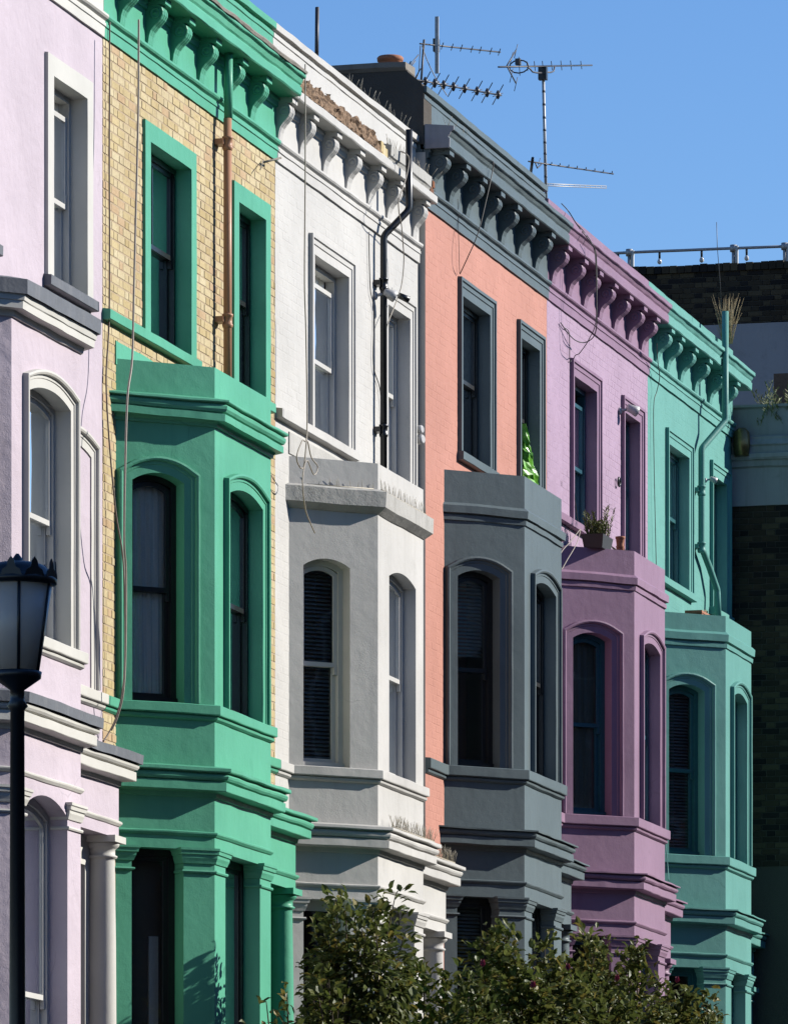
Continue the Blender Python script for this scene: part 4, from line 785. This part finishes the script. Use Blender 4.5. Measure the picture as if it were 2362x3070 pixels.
# ------------------------------------------------------------------ tall brick building behind
XB = 93.
Fz = lambda v: PXx(2100, v, XB).z
Bd = thing('brick_building', (97, 0, 2.6), 'tall sooty brick building with a railed roof behind the turquoise house', 'building')
zt_, zm_ = Fz(793), Fz(975)
bf = Fr((XB, 4.), (XB, -7.)); bb = MB(); bb.box(XB + .02, XB + 9, -7, 9, 2, zt_ - .02); bb.build('wall', dk_mortar, Bd)
MB().box(XB + .006, XB + .02, -7, 9, 2.6, zm_).build('painted_wall', white_old, Bd)
brick_wall(Bd, Fr((XB + .02, 6.), (XB + .02, -5.)), 0, 11, zm_ + .004, zt_ - .11, [], sooty, dk_mortar, .014, 300, .002, zt_ - .11, order=-1)
for i in range(96): MB().box(XB - .03 + random.uniform(-.006, .006), XB + .2, 6. - i * .113 - .104, 6. - i * .113, zt_ - .108, zt_ + random.uniform(-.008, .012)).build('coping_brick', sooty, Bd)
rl = thing('roof_railing', (XB + .15, -1, zt_), 'grey tube railing on the sooty brick roof edge', 'railing')
pr_ = lambda x, v: PXx(1840 + x / 3.907, 660 + v / 3.907, XB + .15)
m = MB(); m.tube([pr_(-700, 412), pr_(0, 385), pr_(400, 366), pr_(820, 350), pr_(1240, 332), pr_(1640, 318), pr_(2100, 300)], .022, 10); m.build('rail', galv, rl)
for x, v in ((-400, 400), (180, 378), (1400, 328), (2000, 304)):
    p0 = pr_(x, v); MB().tube([p0, (p0.x, p0.y, zt_ - .1)], .026, 10).build('post', galv, rl); MB().lathe([(.05, -.05), (.055, 0), (.05, .05)], p0, 12).build('clamp', galv, rl); MB().box(p0.x - .03, p0.x + .03, p0.y - .07, p0.y - .03, zt_ - .1, zt_ + .28).build('bracket', frame_white, rl)
bulbm = plain('clear_bulb', (.75, .75, .74), .1)
for x, v, lb in ((50, 385, 'clear festoon bulb half hidden at the mauve parapet under the grey railing'), (535, 362, 'clear festoon bulb beside the railing post above the mauve parapet'), (1028, 343, 'clear festoon bulb hanging midway along the grey roof railing'), (1555, 322, 'clear festoon bulb beside the railing post near the straw grass')):
    p0 = pr_(x, v); t = thing('festoon_bulb', p0, lb, 'bulb', 'festoon bulbs')
    MB().lathe([(.016, -.11), (.018, -.03), (.010, 0)], p0, 10).build('lamp_holder', iron_blk, t); MB().lathe([(.008, -.19), (.03, -.175), (.036, -.15), (.025, -.125), (.016, -.11)], p0, 12).build('bulb', bulbm, t)

# ------------------------------------------------------------------ street lamp
lx, ly = 31.55, -5.95; lz = lambda v: PXx(60, v, lx).z
ctr = PXx(52, 1850, lx); lx, ly = ctr.x, ctr.y
L = thing('street_lamp', (lx, ly, ground_z(lx) + .12), 'black lantern street lamp with a pierced crown in front of the lilac house', 'street lamp')
g_ = ground_z(lx) + .12
MB().lathe([(.16, g_), (.16, g_ + .5), (.11, g_ + .6), (.09, g_ + .9), (.045, g_ + 1.), (.036, lz(2130)), (.055, lz(2118)), (.036, lz(2100)), (.036, lz(2070)), (.12, lz(2035)), (.125, lz(2015)), (.11, lz(2012))], (lx, ly, 0), 24).build('post', iron_blk, L)
lm, ln, ll, lb_ = mk('lantern_glass'); lb_.inputs['Base Color'].default_value = (.60, .51, .42, 1); lb_.inputs['Roughness'].default_value = .35; lb_.inputs['Transmission Weight'].default_value = .15
tco = N(ln, 'ShaderNodeTexCoord').outputs['Object']; tn = noise_tex(ln, ll, tco, 14, 5, .6); tb = N(ln, 'ShaderNodeBump'); tb.inputs['Strength'].default_value = .35; tb.inputs['Distance'].default_value = .01; ll.new(tn, tb.inputs['Height']); ll.new(tb.outputs[0], lb_.inputs['Normal'])
MB().lathe([(.112, lz(2012)), (.178, lz(1752)), (.172, lz(1752)), (.106, lz(2012))], (lx, ly, 0), 32).build('lantern_glass', lm, L)
for k in range(6):
    a = R(20 + 60 * k); MB().tube([(lx + .114 * math.cos(a), ly + .114 * math.sin(a), lz(2014)), (lx + .181 * math.cos(a), ly + .181 * math.sin(a), lz(1750))], .008, 6).build('glazing_bar', iron_blk, L)
MB().lathe([(.18, lz(1756)), (.20, lz(1752)), (.203, lz(1738)), (.19, lz(1728)), (.172, lz(1726)), (.16, lz(1708)), (.13, lz(1694)), (.08, lz(1686)), (.03, lz(1682)), (.022, lz(1672)), (.008, lz(1660))], (lx, ly, 0), 32).build('lantern_roof', iron_blk, L)
for k in range(10):
    a = R(36 * k + 8); e_ = Vector((-math.sin(a), math.cos(a), 0)); o_ = Vector((lx, ly, 0)) + Vector((math.cos(a), math.sin(a), 0)) * .197
    zA, zB = lz(1738), lz(1688); m = MB(); P_ = [(-.055, zA), (.055, zA), (.045, zA + .03), (.022, zA + .045), (.016, zB - .01), (0, zB + .012), (-.016, zB - .01), (-.022, zA + .045), (-.045, zA + .03)]
    n1 = Vector((math.cos(a), math.sin(a), 0)) * .006; kk = len(P_)
    m.add([o_ + e_ * s_ + Vector((0, 0, z)) for s_, z in P_] + [o_ + e_ * s_ + Vector((0, 0, z)) - n1 for s_, z in P_], [tuple(range(kk)), tuple(range(kk, 2 * kk))[::-1]] + [(i, i + kk, (i + 1) % kk + kk, (i + 1) % kk) for i in range(kk)]); m.build('crown_point', iron_blk, L)

# ------------------------------------------------------------------ shrubs in the front gardens
def leafmat(name, cols):
    m = brickmat(name, cols, .5, .15); b = [n for n in m.node_tree.nodes if n.type == 'BSDF_PRINCIPLED'][0]; b.inputs['Specular IOR Level'].default_value = .25
    n, l = m.node_tree.nodes, m.node_tree.links; tr = n.new('ShaderNodeBsdfTranslucent'); mx = n.new('ShaderNodeMixShader'); mx.inputs[0].default_value = .3; src = b.inputs['Base Color'].links[0].from_socket; l.new(src, tr.inputs[0]); o = [q for q in n if q.type == 'OUTPUT_MATERIAL'][0]; l.new(b.outputs[0], mx.inputs[1]); l.new(tr.outputs[0], mx.inputs[2]); l.new(mx.outputs[0], o.inputs[0]); return m
leaf_m = leafmat('shrub_leaf', [(.16, .21, .05), (.20, .25, .06), (.12, .165, .045), (.24, .27, .075), (.16, .20, .055), (.25, .27, .075), (.13, .175, .05), (.18, .22, .06), (.34, .29, .07)])
bark = plain('twig_bark', (.10, .075, .05), .9, 0, .4, 40)
petal = plain('pink_petal', (.55, .07, .16), .5)
def shrub(top, rx, ry, rz, nl, label, seed, loose=0., flowers=()):
    random.seed(seed); g = ground_z(top.x) + .1
    T_ = thing('flowering_shrub', (top.x, top.y, g), label, 'shrub', 'shrubs in the front gardens')
    c = Vector((top.x, top.y, top.z - rz)); tr = MB(); lf = MB(); base = Vector((top.x, top.y, g))
    fork = base.lerp(c, .45) + Vector((.1, 0, 0)); tr.tube([base, base.lerp(fork, .5) + Vector((.05, .03, 0)), fork], [.05, .042, .036], 8)
    tips = []
    for i in range(46):
        while True:
            d = Vector((random.uniform(-1, 1), random.uniform(-1, 1), random.uniform(-.6, 1)))
            if .25 < d.length < 1: break
        k = random.uniform(.8, 1.08) if random.random() > loose else random.uniform(1., 1.22)
        d = d.normalized() * d.length ** .4
        t = c + Vector((d.x * rx * k, d.y * ry * k, d.z * rz * k)); mid = fork.lerp(t, .5) + Vector((random.uniform(-.1, .1), random.uniform(-.1, .1), .12))
        P_ = [fork.lerp(mid, .0), mid, mid.lerp(t, .6) + Vector((0, 0, .03)), t]
        tr.tube(P_, [.022, .013, .008, .004], 5, False); tips.append((mid, t))
    for i in range(int(nl * 1.25)):
        a, b = random.choice(tips); u_ = random.random() ** .6; p = a.lerp(b, .2 + .85 * u_) + Vector((random.gauss(0, .06), random.gauss(0, .06), random.gauss(0, .055)))
        ln_ = random.uniform(.07, .125); d = ((p - c).normalized() * .7 + Vector((random.gauss(0, .6), random.gauss(0, .6), random.gauss(-.15, .5)))).normalized()
        sd = d.cross(Vector((random.gauss(0, .5), random.gauss(0, .5), 1))).normalized() * ln_ * random.uniform(.25, .33); up = sd.cross(d).normalized() * ln_ * .10
        m1 = p + d * ln_ * .38 - up * .3; m2 = p + d * ln_ * .72 - up * .2
        lf.add([p, m1 + sd + up, m1, m1 - sd + up, m2 + sd * .75 + up, m2, m2 - sd * .75 + up, p + d * ln_ - up * 1.5], [(0, 2, 1), (0, 3, 2), (1, 2, 5, 4), (2, 3, 6, 5), (4, 5, 7), (5, 6, 7)])
    tr.build('trunk', bark, T_); lf.build('crown', leaf_m, T_)
    for f in flowers:
        m = MB(); f = Vector(f)
        for k in range(7):
            a = k * .9; o_ = Vector((math.cos(a), math.sin(a), 0)); s_ = Vector((-math.sin(a), math.cos(a), 0)) * .02
            m.add([f, f + o_ * .018 + s_ + Vector((0, 0, .03)), f + o_ * .014 + Vector((0, 0, .075)), f + o_ * .018 - s_ + Vector((0, 0, .03))], [(0, 1, 2, 3)])
        m.build('flower', petal, T_)
YS = -1.85
shrub(PX(1085, 2672, YS), .55, .46, .66, 1900, 'open leafy shrub rising in front of the white bay', 3, .35)
shrub(PX(1000, 2850, YS + .1), .4, .22, .75, 700, 'low straggly side shrub at the left foot of the white bay', 5, .4)
shrub(PX(1330, 2855, YS), .8, .60, 1.1, 4200, 'dense dark shrub before the white porch', 8, .12, [PX(1447, 2902, YS - .6)])
shrub(PX(1545, 2762, YS), .9, .56, 1.15, 4600, 'dense dark shrub before the slate grey bay with pink buds', 11, .2, [PX(1702, 2912, YS - .62), PX(1598, 2965, YS - .6)])
shrub(PX(1735, 2800, YS), .9, .54, 1.15, 4600, 'dense dark shrub between the slate grey and mauve bays', 14, .12)
shrub(PX(1865, 2775, YS), .9, .46, 1.2, 4600, 'dense dark shrub in front of the mauve bay', 17, .15, [PX(1850, 2945, YS - .5), PX(2030, 2950, YS - .4)])
shrub(PX(2025, 2925, YS), 1., .5, 1.2, 4600, 'dense dark shrub at the foot of the turquoise bay', 21, .1)
shrub(PX(820, 2960, YS + .5), .5, .28, .9, 700, 'small shrub at the foot of the green porch column', 26, .5)
# ------------------------------------------------------------------ an unseen row added across the street, behind the camera: it hides the low sky and shows in the panes
dark_red = brickmat('brown_brick', [(.20, .12, .08), (.24, .15, .10), (.17, .10, .07)])
def unseen_house(x0, x1, k=0):
    wm, lb = ((dark_red, 'plain brown brick house added unseen across the street to block sky'), (white_wall, 'white painted house added unseen across the street to block sky'), (pink_wall, 'salmon painted house added unseen across the street to block sky'))[k]
    yb = -19.5; g = ground_z((x0 + x1) / 2); top = 13.6
    H = thing('terraced_house', ((x0 + x1) / 2, yb - 3, g), lb, 'house', 'unseen houses added across the street')
    m = MB().box(x0, x1, yb - 8, yb, g - .3, top - .6); m.build('wall', wm, H)
    MB().box(x0, x1, yb - .3, yb + .25, top - .6, top - .35).build('cornice', stone, H)
    MB().box(x0, x1, yb - .3, yb - .02, top - .35, top + .1).build('parapet', wm, H)
    for k, z in enumerate((1.2, 4.4, 7.3, 10.0)):
        for xx in (x0 + .7, x0 + 3.2):
            if k == 0 and xx > x0 + 2: MB().box(xx, xx + 1.1, yb, yb + .05, g, g + 2.4).build('front_door', frame_black, H); continue
            f = MB().box(xx, xx + 1.2, yb + .002, yb + .05, g + z, g + z + 2.); w = f.build('window', frame_white, H)
            MB().box(xx + .08, xx + 1.12, yb + .051, yb + .055, g + z + .08, g + z + 1.92).build('pane', frame_black, w)
for i in range(19): unseen_house(-6 + 5.6 * i, -6 + 5.6 * i + 5.59, (0, 1, 0, 2, 0)[i % 5])
